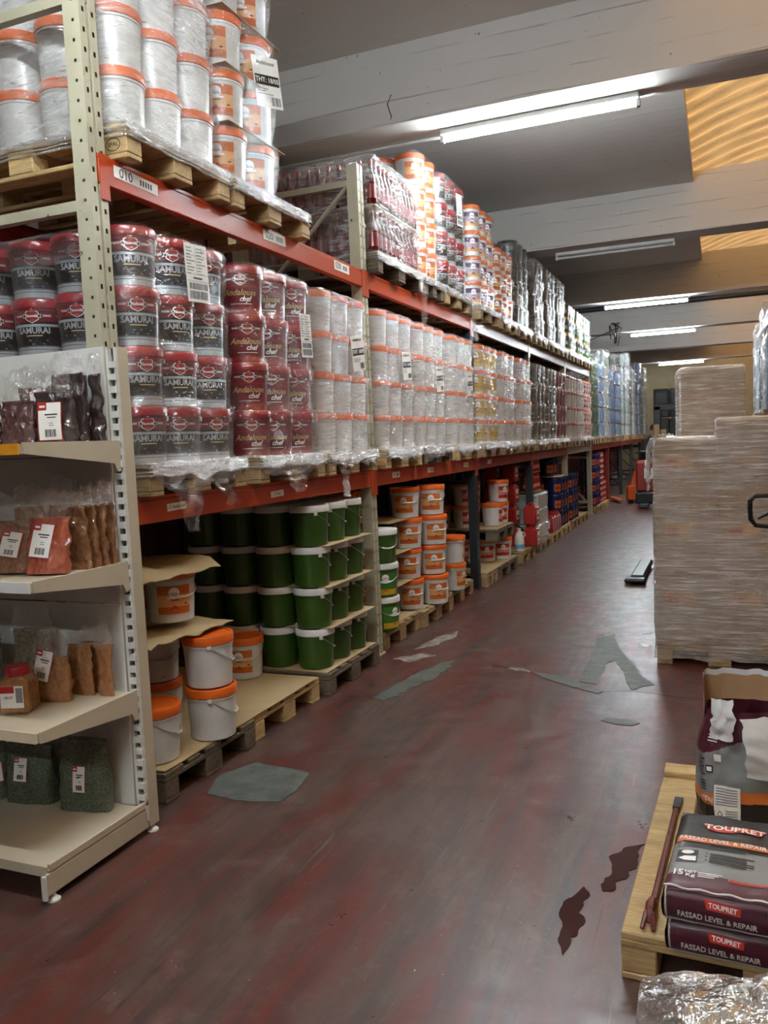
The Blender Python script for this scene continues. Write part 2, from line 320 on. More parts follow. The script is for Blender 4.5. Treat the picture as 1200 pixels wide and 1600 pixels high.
for seg_ in ([(1.70, 5.12), (1.85, 5.18), (2.0, 5.17), (2.15, 5.12), (2.4, 5.14)], [(.9, 5.55), (1.05, 5.52), (1.25, 5.44)], [(1.3, 6.25), (1.45, 6.2), (1.52, 6.22)]):
    crack.add([(x, y+.006, .002) for x, y in seg_]+[(x, y-.006, .002) for x, y in seg_], [(i, i+1, len(seg_)+i+1, len(seg_)+i) for i in range(len(seg_)-1)])
crack.build('crack', 'wire_black', floor)
wl = MB()
for i in range(int((YB-YF)/.30)):
    y = YF+.30*i; wl.box(XL-.1, XL, y, y+.20, 0, 5.6); wl.box(XL-.1, XL-.03, y+.195, y+.305, 0, 5.6)
struct(wl.build('wall_left', 'wall_red'))
struct(MB().box(XR, XR+.15, YF, YB, 0, 5.6).build('wall_right', 'wall_grey'))
struct(MB().box(XL, XR, YB, YB+.15, 0, 5.6).build('wall_back', 'cream_wall'))
struct(MB().box(XL, XR, YF-.15, YF, 0, 5.6).build('wall_front', 'wall_grey'))
VX0, VX1 = 2.12, 5.4
cl = MB().box(XL, VX0, YF, YB, ZC, ZC+.17).box(VX1, XR, YF, YB, ZC, ZC+.17)
struct(cl.build('ceiling', 'concrete_soffit'))
BEAMS = [-3.90, 1.22, 6.35, 11.45, 16.58, 21.72, 26.85, 31.98]
for i, y in enumerate(BEAMS):
    b = MB().box(XL, VX0, y, y+.43, ZB, ZC).box(VX0, VX1, y, y+.43, ZB, ZC+.13).box(VX1, XR, y, y+.43, ZB, ZC)
    b.m = [1 if (k % 6) == 0 else 0 for k in range(18)]
    struct(b.build('trim_%d' % (i+1), ['concrete_face', 'concrete_soffit']), 'white painted board-marked concrete ceiling beam')
def vault(u, v):
    y = YF+v*(YB-YF); x = VX0+u*(VX1-VX0); s_ = 2*u-1
    return (x, y, ZC+.13+.34*(1-s_*s_)+.030*math.sin(2*PI*y/.38)+.01*fn(x*3, y*3, 0))
vm = MB(); vm.grid(13, 1160, vault); vault_o = vm.build('window_1', 'golden_sheet'); struct(vault_o, 'golden translucent corrugated rooflight vault')
struct(MB().box(VX0-.04, VX0, YF, YB, ZC+.17, ZC+.32).box(VX1, VX1+.04, YF, YB, ZC+.17, ZC+.32).build('trim_9', 'concrete_face'))
# hook wire on first beam face, loose cables
hk = at(610, 175, y=6.345)
tag(MB().tube([hk+V((.01, 0, .13)), hk+V((-.02, -.01, .06)), hk+V((.0, -.025, 0)), hk+V((.02, -.03, -.05)), hk+V((.01, -.035, -.07))], .004).tube([hk+V((.01, .02, .13)), hk+V((.01, 0, .13))], .004).build('wire_hook', 'wire_black'), 'bent black wire sticking out of the concrete beam above the racks', 'wire')
tag(MB().tube([(-1.7, 6.79, 4.118), (-.6, 6.77, 4.118), (.0, 6.76, 4.115), (.28, 6.75, 4.112)], .013).build('power_cable', 'fixture_white'), 'white power cable run along the beam to the lit tube light above red loads', 'cable')
c0 = at(962, 520, y=21.6); wm = MB(); r2 = random.Random(3)
for k in range(6):
    wm.tube([(c0.x+r2.uniform(-.1, .1), 21.62, c0.z+.25), (c0.x+r2.uniform(-.15, .2), 21.55, c0.z+r2.uniform(0, .2)), (c0.x+r2.uniform(-.2, .15), 21.55, c0.z-r2.uniform(.1, .35))], .012, 5)
wm.tube([(c0.x-1.4, 21.65, c0.z+.0), (c0.x-.6, 21.6, c0.z-.12), (c0.x, 21.6, c0.z+.1)], .01, 5)
tag(wm.build('cable_bundle', 'wire_black'), 'tangle of black cables dangling from a far ceiling beam', 'cable')
for yy, zz in ((19.2, 4.55), (20.6, 4.60)):
    tag(MB().tube([(XL+.02, yy, zz), (XR-.02, yy, zz)], .06, 10).build('ceiling_pipe', 'dark_steel'), 'dark pipe hung under the ceiling beyond the third lit tube' if yy < 20 else 'dark pipe hung under the ceiling next to dangling cables', 'pipe')
# ------------------------------------------------------------------ tube lights
def tube_light(y, lit, label, x0=.33, off=''):      # off: name ending of a lamp outside the picture
    r = thing('ceiling_light'+off, label, 'light', (x0+.76, y+.33, ZB), 0)
    MB().box(-.78, .78, -.045, .045, -.045, 0, bev=.008).build('housing', 'fixture_white', r)
    for s_ in (-1, 1): MB().box(s_*.77-.016, s_*.77+.016, -.022, .022, -.10, -.045, bev=.004).build('lamp_holder', 'fixture_white', r)
    MB().lathe([(.0175, -.752), (.0175, .752)], 12, mx=rot(0, PI/2, 0, (0, 0, -.075)), cap0=True, cap1=True).build('tube'+off, 'tube_lit' if lit else 'tube_off', r)
LT = [(-3.90, 1, 'lit tube light on the beam behind the photographer'), (1.22, 1, 'lit tube light on the beam above the photographer'), (6.35, 1, 'bright lit tube light on the first concrete beam, largest in view'),
      (11.45, 0, 'unlit white tube light fitting on the second concrete beam'), (16.58, 1, 'lit tube light on the third beam in front of the dark pipes'),
      (21.72, 1, 'lit tube light on the fourth beam beside dangling cables'), (31.98, 1, 'lit tube light over the wrapped boxes, on the last beam')]
for y, lit, lb in LT: tube_light(y, lit, lb, off={-3.90: '_rear_offscreen', 1.22: '_overhead_offscreen'}.get(y, ''))
# ------------------------------------------------------------------ pallet rack
H1, H2, BAY, Y0 = 1.407, 2.869, 2.8, 2.862
def holed(mb, f, w, h, cols, pitch=.08, hw=.013, hh=.021, z0=.06, m=0):
    us = [0]; vv = [0]
    for c in cols: us += [c-hw/2, c+hw/2]
    us.append(w); z = z0
    while z+hh < h-.03: vv += [z, z+hh]; z += pitch
    vv.append(h); nu = len(us)
    vs = [f(u, v) for v in vv for u in us]; fs = []
    for j in range(len(vv)-1):
        for i in range(nu-1):
            if i % 2 == 1 and j % 2 == 1: continue
            fs.append((j*nu+i, j*nu+i+1, (j+1)*nu+i+1, (j+1)*nu+i))
    mb.add(vs, fs, m)
def post_mesh(h, mat):
    m = MB(); w = .10; d = .085
    holed(m, lambda u, v: (0, -w/2+u, v), .042, h, [.022])
    holed(m, lambda u, v: (0, .008+u, v), .042, h, [.020])
    m.add([(0, -.008, 0), (-.02, -.008, 0), (-.02, .008, 0), (0, .008, 0), (0, -.008, h), (-.02, -.008, h), (-.02, .008, h), (0, .008, h)], [(0, 1, 5, 4), (1, 2, 6, 5), (2, 3, 7, 6)])
    holed(m, lambda u, v: (-d+u, -w/2, v), d, h, [.05], hw=.012, hh=.012, z0=.10)
    holed(m, lambda u, v: (-u, w/2, v), d, h, [.035], hw=.012, hh=.012, z0=.10)
    m.add([(-d, -w/2, 0), (-d, w/2, 0), (-d, w/2, h), (-d, -w/2, h)], [(0, 1, 2, 3)])
    m.add([(0, -w/2, h), (0, w/2, h), (-d, w/2, h), (-d, -w/2, h)], [(0, 1, 2, 3)])
    m.box(-.10, .015, -.065, .065, 0, .008)
    return m.mesh('upright', [mat])
PM = {('c', 1): post_mesh(3.62, 'cream_paint'), ('c', 2): post_mesh(4.45, 'cream_paint'), ('b', 1): post_mesh(3.05, 'rack_black'), ('o', 1): post_mesh(3.05, 'rack_red'), ('c', 3): post_mesh(3.05, 'cream_paint')}
rack = thing('pallet_rack', 'long pallet rack with cream and black uprights and orange beams along the aisle', 'rack', (0, 0, 0))
POSTS = [('c', 2), ('c', 1), ('b', 1), ('b', 1), ('c', 3), ('c', 3), ('o', 1), ('b', 1), ('b', 1), ('b', 1), ('b', 1)]
for k, pk in enumerate(POSTS):
    y = Y0+BAY*k
    if k > 5: PM.setdefault((pk[0], 9), post_mesh(1.40, {'c': 'cream_paint', 'b': 'rack_black', 'o': 'rack_red'}[pk[0]])); pk = (pk[0], 9)
    link('upright', PM[pk], rack, (0, y, 0)); u = link('upright', PM[pk], rack, (-1.08, y, 0)); u.rotation_euler.z = PI
    bm_ = {'c': 'cream_paint', 'b': 'rack_black', 'o': 'rack_red'}[pk[0]]
    zs = (.25, 1.15, 1.95, 2.66, 3.5) if k < 2 else ((.25, 1.15, 1.95, 2.7) if k < 6 else (.25, 1.15))
    for z in zs: MB().box(-1.08, -.085, -.02, .02, z-.022, z+.022).build('brace', bm_, rack, (0, y, 0))
    for a, b in zip(zs[:-1], zs[1:]):
        if k == 0: break
        s_ = 1 if (zs.index(a) % 2 == 0) else -1
        MB().tube([(-.09 if s_ > 0 else -1.0, 0, a), (-1.0 if s_ > 0 else -.09, 0, b)], .016, 6).build('brace', bm_, rack, (0, y, 0))
def sticker(beam, y, z, w, h, txt, size, tilt=0, blot=0):
    m = MB(); mx = rot(tilt, 0, 0, (0.0015, y, z)); m.box(0, .001, -w/2, w/2, -h/2, h/2, 0, mx)
    m.text(txt, size, lambda a, b: mx @ V((.0018, a-(w*.24 if blot else 0), b)), 1, .012)
    for k in range(blot): m.box(.001, .0016, w*(.08+.06*k), w*(.08+.06*k)+w*.03, -h*.25, h*.25, 1, mx)
    m.build('beam_label', ['paper', 'black_ink'], beam)
UPM = ['rack_orange', 'rack_orange', 'rack_silver', 'rack_silver', 'rack_silver']; LOM = ['rack_orange', 'rack_orange', 'rack_red', 'rack_red', 'rack_silver', 'rack_red', 'rack_red', 'rack_red', 'rack_red', 'rack_red']
def beam_obj(x, ya, yb, z, mat):
    b = MB().box(-.045, 0, ya, yb, -.125, -.02, bev=.004).box(-.030, -.004, ya, yb, -.02, 0, bev=.003)
    b.box(0, .004, ya, ya+.055, -.19, 0).box(0, .004, yb-.055, yb, -.19, 0)
    return b.build('beam', mat, rack, (x, 0, z))
UB, LB = [], []
for k in range(10):
    ya, yb = Y0+BAY*k+.0, Y0+BAY*(k+1)
    if k < 5:
        UB.append(beam_obj(.004, ya+.002, yb-.002, H2, UPM[k])); o = beam_obj(-1.08, ya+.002, yb-.002, H2, 'rack_red')
    LB.append(beam_obj(.004, ya+.002, yb-.002, H1, LOM[k])); o = beam_obj(-1.08, ya+.002, yb-.002, H1, 'rack_red')
def ypx(px, z):     # rack-face y of a pixel column at height z
    lo, hi = 2.5, 40
    for _ in range(40):
        mid = (lo+hi)/2; d = V((0, mid, z))-CAM; u = 600+FPX*d.dot(RR)/d.dot(fw)
        if u < px: lo = mid
        else: hi = mid
    return lo
sticker(UB[0], ypx(212, 2.8), -.055, .30, .05, '010', .06, -.02, 5); sticker(UB[0], ypx(428, 2.8), -.045, .26, .06, '020', .06, .02, 5); sticker(UB[0], ypx(533, 2.8), -.05, .24, .06, '030', .06, 0, 5)
for i, (px, t_) in enumerate(((275, 'Andalouse'), (432, 'Tara'))): sticker(LB[0], ypx(px, 1.34), -.062-.01*i, .15, .036, '/// '+t_, .024, .03)
for px, k in ((618, 1), (672, 1), (727, 1), (764, 2)): sticker(LB[k], ypx(px, 1.34), -.06, .16, .045, '///', .035, 0, 4)
# ------------------------------------------------------------------ pallets
_pm = {}
def pallet(xf, y0, y1, z, label, mat='wood', depth=1.2, group=None, mark=None, rz=0):
    w = y1-y0; k = (round(w, 3), depth, mat)
    if k not in _pm:
        L = []
        def pc(nm, x0, x1, ya, yb, za, zb): L.append((nm, MB().box(-(x1-x0)/2, (x1-x0)/2, -(yb-ya)/2, (yb-ya)/2, -(zb-za)/2, (zb-za)/2, bev=.004).mesh(nm, [mat]), ((x0+x1)/2, (ya+yb)/2, (za+zb)/2)))
        h = depth/2; bw = .145*min(1, w/.8)
        for i, wd in enumerate((bw, bw*.69, bw, bw*.69, bw)):
            c = (-w/2+bw/2)+(w-bw)*i/4; pc('top_board', -h, h, c-wd/2, c+wd/2, .122, .144)
        for c in (-h+.0725, 0, h-.0725):
            pc('cross_board', c-.0725, c+.0725, -w/2, w/2, .100, .122)
            for cy, wd in ((-w/2+.05, .1), (0, .145*min(1, w/.8)), (w/2-.05, .1)): pc('block', c-.0725, c+.0725, cy-wd/2, cy+wd/2, .022, .100)
        for cy, wd in ((-w/2+.05, .1), (0, .145*min(1, w/.8)), (w/2-.05, .1)): pc('bottom_board', -h, h, cy-wd/2, cy+wd/2, 0, .022)
        _pm[k] = L
    r = thing('pallet', label, 'pallet', (xf-depth/2, (y0+y1)/2, z), rz, group); first = None
    for nm, me, lc in _pm[k]:
        o = link(nm, me, r, lc)
        if nm == 'block' and mark and lc[0] > .3 and abs(lc[1]+w/2-.05) < .01: first = o
    if first and mark:
        m = MB(); f = (lambda a, b: V((a, -.0515, b))) if mark[1] == 'y' else (lambda a, b: V((.0735, a, b)))
        ring = [(.032*math.cos(i*PI/10), .028*math.sin(i*PI/10)) for i in range(20)]
        m.add([f(a*1.25, b) for a, b in ring]+[f(a*1.12, b*.86) for a, b in ring], [(i, (i+1) % 20, 20+(i+1) % 20, 20+i) for i in range(20)])
        m.text(mark[0], .026, f, 0, .012); m.build('brand_mark', 'black_ink', first)
    return r
# ------------------------------------------------------------------ pails
PH, PP = .262, .2635
def RZ(z): return .1125+.0125*min(1, z/.225)
def wrap(u, z, off=.0012):
    a = u/.12; r = RZ(z)+off
    return V((r*math.sin(a), -r*math.cos(a), z))
def patch(m, u0, u1, z0, z1, mat, off=.0012, n=9):
    m.grid(n, 2, lambda a, b: wrap(u0+(u1-u0)*a, z0+(z1-z0)*b, off), mat)
def wpoly(m, pts, mat, off=.0016):      # fan about the centre so that it follows the round body
    n = len(pts); cu, cz = sum(p_[0] for p_ in pts)/n, sum(p_[1] for p_ in pts)/n; vs = [wrap(cu, cz, off)]; fs = []
    for k in (.5, 1.0): vs += [wrap(cu+(u-cu)*k, cz+(z-cz)*k, off) for u, z in pts]
    for i in range(n): j = (i+1) % n; fs += [(0, 1+i, 1+j), (1+i, 1+n+i, 1+n+j, 1+j)]
    m.add(vs, fs, mat)
def disc(m, uc, zc, r, mat, off=.002, n=16, r2=None):
    wpoly(m, [(uc+r*math.cos(2*PI*k/n), zc+(r2 or r)*math.sin(2*PI*k/n)) for k in range(n)], mat, off)
def body(bands, mats, seg=28, inner=True):
    zs = sorted(set([0, .004]+[b[0] for b in bands]+[b[1] for b in bands]+[.205, .2055, .212, .2125, .226])); pr = []; ml = []
    for z in zs: pr.append(((RZ(z)-(.004 if z == 0 else 0)+(.004 if .2055 <= z <= .212 else 0)), z))
    for a, b in zip(zs[:-1], zs[1:]):
        c = (a+b)/2; ml.append(next((q[2] for q in bands if q[0] <= c < q[1]), bands[-1][2]))
    return MB().lathe(pr, seg, ml, cap0=True).mesh('body', mats)
def lid(mat, tall=True, seg=28):
    return MB().lathe([(.124, .217), (.1305, .219), (.1315, .224), (.131, .256), (.128, .261), (.118, .262), (.115, .255), (.02, .254), (.0, .254)], seg).mesh('lid', [mat])
def handle_mesh(gripmat='white_plastic', drop=.095, ph=0.0):
    m = MB(); pts = []; RM = rot(0, 0, ph)
    for i in range(17):
        a = -PI/2*1.04+PI*1.04*i/16; z = .212-drop*math.cos(a)**1.0*(1 if abs(a) < PI/2 else 0); r = RZ(z)+.0035+.003*math.cos(a)
        pts.append(tuple(RM @ V((r*math.sin(a), -r*math.cos(a), z))))
    m.tube(pts, .0022, 5, 0)
    gm = MB().tube([(q[0]*1.0, q[1], q[2]) for q in pts[6:11]], .006, 6).mesh('grip', [gripmat])
    for s_ in (-1, 1): m.box(s_*.128-.006, s_*.128+.006, -.012, .012, .196, .218, 2, RM, .003)
    return m.mesh('handle', ['wire', gripmat, 'white_plastic']), ('grip', gm)
def badge():
    m = MB(); hexa = [(-.026, .168), (-.026, .198), (-.014, .205), (0, .212), (.014, .205), (.026, .198), (.026, .168), (.014, .160), (0, .153), (-.014, .160)]
    big = [(u*1.13, .1825+(z-.1825)*1.12) for u, z in hexa]
    wpoly(m, big, 1, .003); wpoly(m, hexa, 0, .0042)
    wpoly(m, [(-.041, .173), (-.037, .1815), (-.041, .191), (.041, .191), (.037, .1815), (.041, .173)], 1, .0050)
    wpoly(m, [(-.039, .1745), (-.0345, .182), (-.039, .1895), (.039, .1895), (.0345, .182), (.039, .1745)], 2, .0056)
    tm = MB(); tm.text('Pauwels', .0165, lambda a, b: wrap(a, .182+b, .0064), 0, .03, 0, 1.0)
    for z in (.203, .162): patch(m, -.010, .010, z, z+.002, 3, .0056, 3)
    for s_ in (-1, 1):
        for z in (.180, .185): patch(m, s_*.046, s_*.082, z, z+.0022, 1, .002, 4)
    return m.mesh('badge', ['red_plastic', 'white_print', 'black_print', 'gold_print']), ('lettering', tm.mesh('lettering', ['white_print']))
KIND = {}
def kind(nm, *parts, look='', cat='pail'): KIND[nm] = (parts, look, cat)
BD = badge(); HW = handle_mesh(); HO = handle_mesh('white_plastic', .085, .5); HR = handle_mesh('white_plastic', .10, PI-.35)
# black/red sauce pail
m = MB(); m.text('SAMURAI', .040, lambda a, b: wrap(a, .115+b, .0022), 0, .025, 0, .92); patch(m, -.035, .04, .090, .0945, 1, .002, 5)
for s_ in (-1, 1): m.add([wrap(-.03*s_+.02, .052, .0022), wrap(-.03*s_+.02, .0545, .0022), wrap(.045*s_+.02, .074, .0022), wrap(.045*s_+.02, .0715, .0022)], [(0, 1, 2, 3)], 0)
m.grid(9, 2, lambda a, b: wrap(-.02+.0*a, .15+.01*b, .002), 0)
TS = m.mesh('title', ['silver_print', 'gold_print'])
BS = body([(0, .028, 3), (.028, .033, 1), (.033, .040, 2), (.040, .046, 1), (.046, .134, 0), (.134, .146, 2), (.146, .156, 0), (.156, .226, 4)], ['black_print', 'grey_print', 'silver_print', 'silver_print', 'deep_red'])
kind('samurai', ('body', BS), ('lid', lid('red_plastic')), ('badge', BD), ('title', TS), ('handle', HR), look='black pail with red lid')
# dark red pail, gold script
m = MB(); m.text('Andalouse', .046, lambda a, b: wrap(a-.004, .112+b, .0022), 0, .012, .35, .95); m.text('chef', .040, lambda a, b: wrap(a+.022, .078+b, .0026), 1, .02, .35, .95)
for k in range(9): patch(m, -.058+.0135*k, -.058+.0135*k+.010, .050, .0535, 1, .002, 3)
TA = m.mesh('title', ['gold_print', 'white_print'])
BA = body([(0, .03, 1), (.03, .145, 0), (.145, .150, 1), (.150, .226, 0)], ['deep_red', 'red_plastic'])
kind('andalouse', ('body', BA), ('lid', lid('red_plastic')), ('badge', BD), ('title', TA), ('handle', HR), look='dark red pail with gold lettering')
# plain white pail with orange lid
m = MB(); m.text('PAN.', .011, lambda a, b: wrap(a, .028+b), 0, .02); MK = m.mesh('stamp', ['black_ink'])
BW = body([(0, .226, 0)], ['white_plastic']); LO = lid('orange_plastic')
kind('white', ('body', BW), ('lid', LO), ('stamp', MK), look='plain white pail with orange lid')
kind('white_h', ('body', BW), ('lid', LO), ('stamp', MK), ('handle', HW), look='plain white pail with orange lid')
LR = lid('red_plastic'); kind('white_red', ('body', BW), ('lid', LR), look='white pail with red lid')
# picture-label pails
def piclabel(top, mid, hill, mound, u0=-.085, u1=.085, z0=.045, z1=.188, full=False):
    m = MB()
    if full: u0, u1, z0, z1 = -.16, .16, .03, .195
    zz = [z0, z0+.10*(z1-z0), z0+.26*(z1-z0), z0+.45*(z1-z0), z0+.68*(z1-z0), z1]; mm = [3, 2, 1, 1, 0]
    for a, b, c in zip(zz[:-1], zz[1:], mm): patch(m, u0, u1, a, b, c, .0014, 15)
    pts = [wrap(u0+(u1-u0)*i/14, zz[1]+.014+.007*math.sin(i*1.1), .0019) for i in range(15)]+[wrap(u0+(u1-u0)*i/14, zz[0], .0019) for i in range(14, -1, -1)]
    n = 15; m.add(pts, [(i, i+1, 2*n-2-i, 2*n-1-i) for i in range(n-1)], 2)
    wpoly(m, [(-.026, zz[1]+.006), (-.008, zz[1]+.026), (0, zz[1]+.032), (.008, zz[1]+.026), (.026, zz[1]+.006)], 3, .0026)
    lm = m; m = MB(); disc(m, 0, z1-.036, .027, 4, .0024); patch(m, -.034, .036, z1-.064, z1-.057, 4, .0028, 5)
    for k in range(8): patch(m, -.017+.0045*k, -.0155+.0045*k, z1-.046+.002*(k % 3), z1-.030-.003*((k*2) % 3), 5, .0032, 2)
    patch(m, -.018, .022, z1-.046, z1-.0435, 5, .0032, 3); patch(m, -.016, .020, z1-.075, z1-.070, 5, .0028, 4); patch(m, .052, .068, z0+.045, z0+.052, 5, .0028, 3)
    ms_ = [top, mid, hill, mound, 'white_print', 'brown_print']; return lm.mesh('label', ms_), ('logo', m.mesh('logo', ms_))
LBO = piclabel('orange_print', 'light_orange_print', 'orange_print', 'rust_print'); LBR = piclabel('red_print', 'pink_print', 'red_print', 'red_plastic')
LBY = piclabel('yellow_print', 'yellow_print', 'gold_print', 'gold_print', full=True); LBP = piclabel('purple_print', 'lilac_print', 'light_orange_print', 'purple_print'); LBG = piclabel('green_label', 'green_label', 'yellow_print', 'orange_print', -.10, .10, .02, .19)
kind('orange', ('body', BW), ('lid', LO), ('label', LBO), ('handle', HO), look='white pail with orange picture label'); kind('orange_far', ('body', BW), ('lid', LO), ('label', LBO), look='white pail with orange picture label')
kind('redlab', ('body', BW), ('lid', LO), ('label', LBR), ('handle', HW), look='white pail with red picture label')
BY = body([(0, .226, 0)], ['yellow_print']); kind('yellow', ('body', BW), ('lid', LO), ('label', LBY), look='yellow-labelled pail with orange lid')
kind('purple', ('body', BW), ('lid', LO), ('label', LBP), look='pail with purple picture label and orange lid')
BG = body([(0, .226, 0)], ['green_plastic']); LW = lid('lid_white')
kind('green', ('body', BG), ('lid', LW), ('handle', HW), look='plain green pail with white lid'); kind('green_plain', ('body', BG), ('lid', LW), look='plain green pail with white lid')
kind('greenlab', ('body', BG), ('lid', LW), ('label', LBG), ('handle', HW), look='green pail with picture label and white lid')
BDK = body([(0, .226, 0)], ['dark_wrap']); kind('dark', ('body', BDK), ('lid', lid('dark_wrap')), look='dark green-grey pail'); BGW = body([(0, .226, 0)], ['green_wrap']); kind('greenw', ('body', BGW), ('lid', lid('green_wrap')), ('label', LBG), look='green pail')
kind('wine', ('body', body([(0, .226, 0)], ['deep_red'])), ('lid', lid('deep_red')), look='dark wine-red pail')
m = MB(); hx = [(-.05, .06), (-.05, .14), (-.03, .16), (.03, .16), (.05, .14), (.05, .06), (.03, .04), (-.03, .04)]
wpoly(m, [(u*1.12, .1+(z-.1)*1.1) for u, z in hx], 1, .002); wpoly(m, hx, 0, .003); patch(m, -.04, .04, .085, .115, 2, .004, 6); LBB = m.mesh('label', ['orange_print', 'pink_print', 'red_print'])
kind('blue', ('body', body([(0, .226, 0)], ['blue_plastic'])), ('lid', lid('blue_plastic')), ('label', LBB), look='dark blue pail with orange-red label')
PN = dict(samurai='black_pail', andalouse='dark_red_pail', white='white_pail', white_h='white_pail', white_red='white_pail', orange='orange_label_pail', orange_far='orange_label_pail', redlab='red_label_pail', yellow='yellow_label_pail', purple='purple_label_pail', green='green_pail', green_plain='green_pail', greenlab='green_label_pail', dark='dark_pail', greenw='green_label_pail', wine='wine_red_pail', blue='blue_pail')
def pail(k, x, y, z, rz, label, group=None, cat='pail', handle=True):
    r = thing(PN[k], label, cat, (x, y, z), rz, group)
    for nm, me in KIND[k][0]:
        if nm == 'handle' and not handle: continue
        if isinstance(me, tuple): o = link(nm, me[0], r); link(me[1][0], me[1][1], o)
        else: link(nm, me, r)
    return r
TN = {1: ['only'], 2: ['bottom', 'top'], 3: ['bottom', 'middle', 'top'], 4: ['bottom', 'second', 'third', 'top'], 5: ['bottom', 'second', 'third', 'fourth', 'top']}
def stack(k, where, y0, tiers, z, xf, face=.6, cols=3, depth=4, lshape=True, jit=.15, pitch=.266, short={}):
    look = KIND[k][1]
    if len((look+' '+where).split()) > 12: look = look.replace('white pail with orange picture label', 'orange-labelled pail').replace('pail with purple picture label and orange lid', 'purple-labelled pail')
    for t_ in range(tiers):
        for i in range(cols):
            for j in range(depth):
                if lshape and i > 0 and j > 0: continue
                if t_ >= short.get((i, j), tiers): continue
                cw = ('first', 'second', 'third')[i] if j == 0 else ('inner', 'deeper', 'deepest')[j-1]
                lb = '%s, %s tier, %s column, %s' % (look, TN[tiers][t_], cw, where); gp = None
                dx, dy = rnd.uniform(-.002, .002), rnd.uniform(-.001, .001)
                fa = face if j == 0 else .5
                pail(k, xf-.134-pitch*j+dx, y0+.134+pitch*i+dy, z+t_*PP, fa+rnd.uniform(-jit, jit), lb, gp, handle=(j == 0))
# ------------------------------------------------------------------ stretch film
def film_shell(x0, x1, y0, y1, zb, zt, pitch, mat, label, seed=0, skirt=.09, cr=.12, step=.04, flare=.03, topin=.16, amp=.008, pinch=.020, ragged=.05, sag=0.0, group=None, bot=None):
    L = []; r_ = cr
    def seg(a, b, n):
        for i in range(n): L.append(((a[0]+(b[0]-a[0])*i/n, a[1]+(b[1]-a[1])*i/n), None))
    def arc(cx, cy, a0, n=5):
        for i in range(n): a = a0+PI/2*i/n; L.append(((cx+r_*math.cos(a), cy+r_*math.sin(a)), 1))
    nx = max(2, int((x1-x0-2*r_)/step)); ny = max(2, int((y1-y0-2*r_)/step))
    seg((x0+r_, y0), (x1-r_, y0), nx); arc(x1-r_, y0+r_, -PI/2); seg((x1, y0+r_), (x1, y1-r_), ny); arc(x1-r_, y1-r_, 0)
    seg((x1-r_, y1), (x0+r_, y1), nx); arc(x0+r_, y1-r_, PI/2); seg((x0, y1-r_), (x0, y0+r_), ny); arc(x0+r_, y0+r_, PI)
    cx, cy = (x0+x1)/2, (y0+y1)/2; zs = []; n = max(6, int((zt-zb)/(step*.8)))
    rows = [(zb-skirt, flare, 1), (zb-skirt*.5, flare*.9, .5), (zb-.005, flare*.45, 0)]+[(zb+(zt-zb)*i/n, 0, 0) for i in range(1, n+1)]
    rows += [(zt+.012, -topin*.25, 0), (zt+.016, -topin*.6, 0), (zt+.012, -topin, 0)]
    m = MB(); vs = []; N = len(L); hx, hy = (x1-x0)/2, (y1-y0)/2
    for z, off, rg in rows:
        for (q, cn) in L:
            ux, uy = (q[0]-cx)/hx, (q[1]-cy)/hy; d = V((ux**7, uy**7, 0)); d = d.normalized() if d.length > 1e-6 else V((1, 0, 0))
            o = off
            if zb < z <= zt and pitch:
                zr = ((z-zb) % pitch)/pitch; o += -pinch*(1-zr)**1.5*(1.3 if cn else .7)+(.006 if zr > .85 else 0)
            o += amp*fn(q[0]*4, q[1]*4, z*6+seed*3.7, 1.3)+amp*.6*fn(q[0]*13, q[1]*13, z*17+seed, 1)
            zz = z+rg*ragged*fn(q[0]*5, q[1]*5, seed*1.9, 1.6)+(sag*fn(q[0]*3, q[1]*3, seed) if z > zt-.01 else 0)
            vs.append((q[0]+d.x*o, q[1]+d.y*(o if z > zb or flare == 0 else o*.12), zz))
    fs = [(j*N+i, j*N+(i+1) % N, (j+1)*N+(i+1) % N, (j+1)*N+i) for j in range(len(rows)-1) for i in range(N)]
    m.add(vs, fs, 0, True); return tag(m.build('stretch_film', mat, angle=80), label, 'plastic film', group)
def film_tail(parent, p0, ln, w, seed, mat='film_hazy', dirx=.25, along=.0, name='film_tail'):
    def f(u, v):
        s_ = v; ww = w*(1-.75*s_)+.015; a = (u-.5)*ww
        x = p0[0]+dirx*ln*s_*(1-s_*.5)+.035*fn(u*3, v*4, seed, 1.2)+.015
        return V((x+.02*math.sin(u*9+v*4), p0[1]+a+along*s_+.03*fn(u*2, v*3, seed+5, 1.3), p0[2]-ln*s_+.02*fn(u*4, v*5, seed+9)))
    m = MB(); m.grid(9, 13, f); return m.build(name, mat, parent, angle=80)
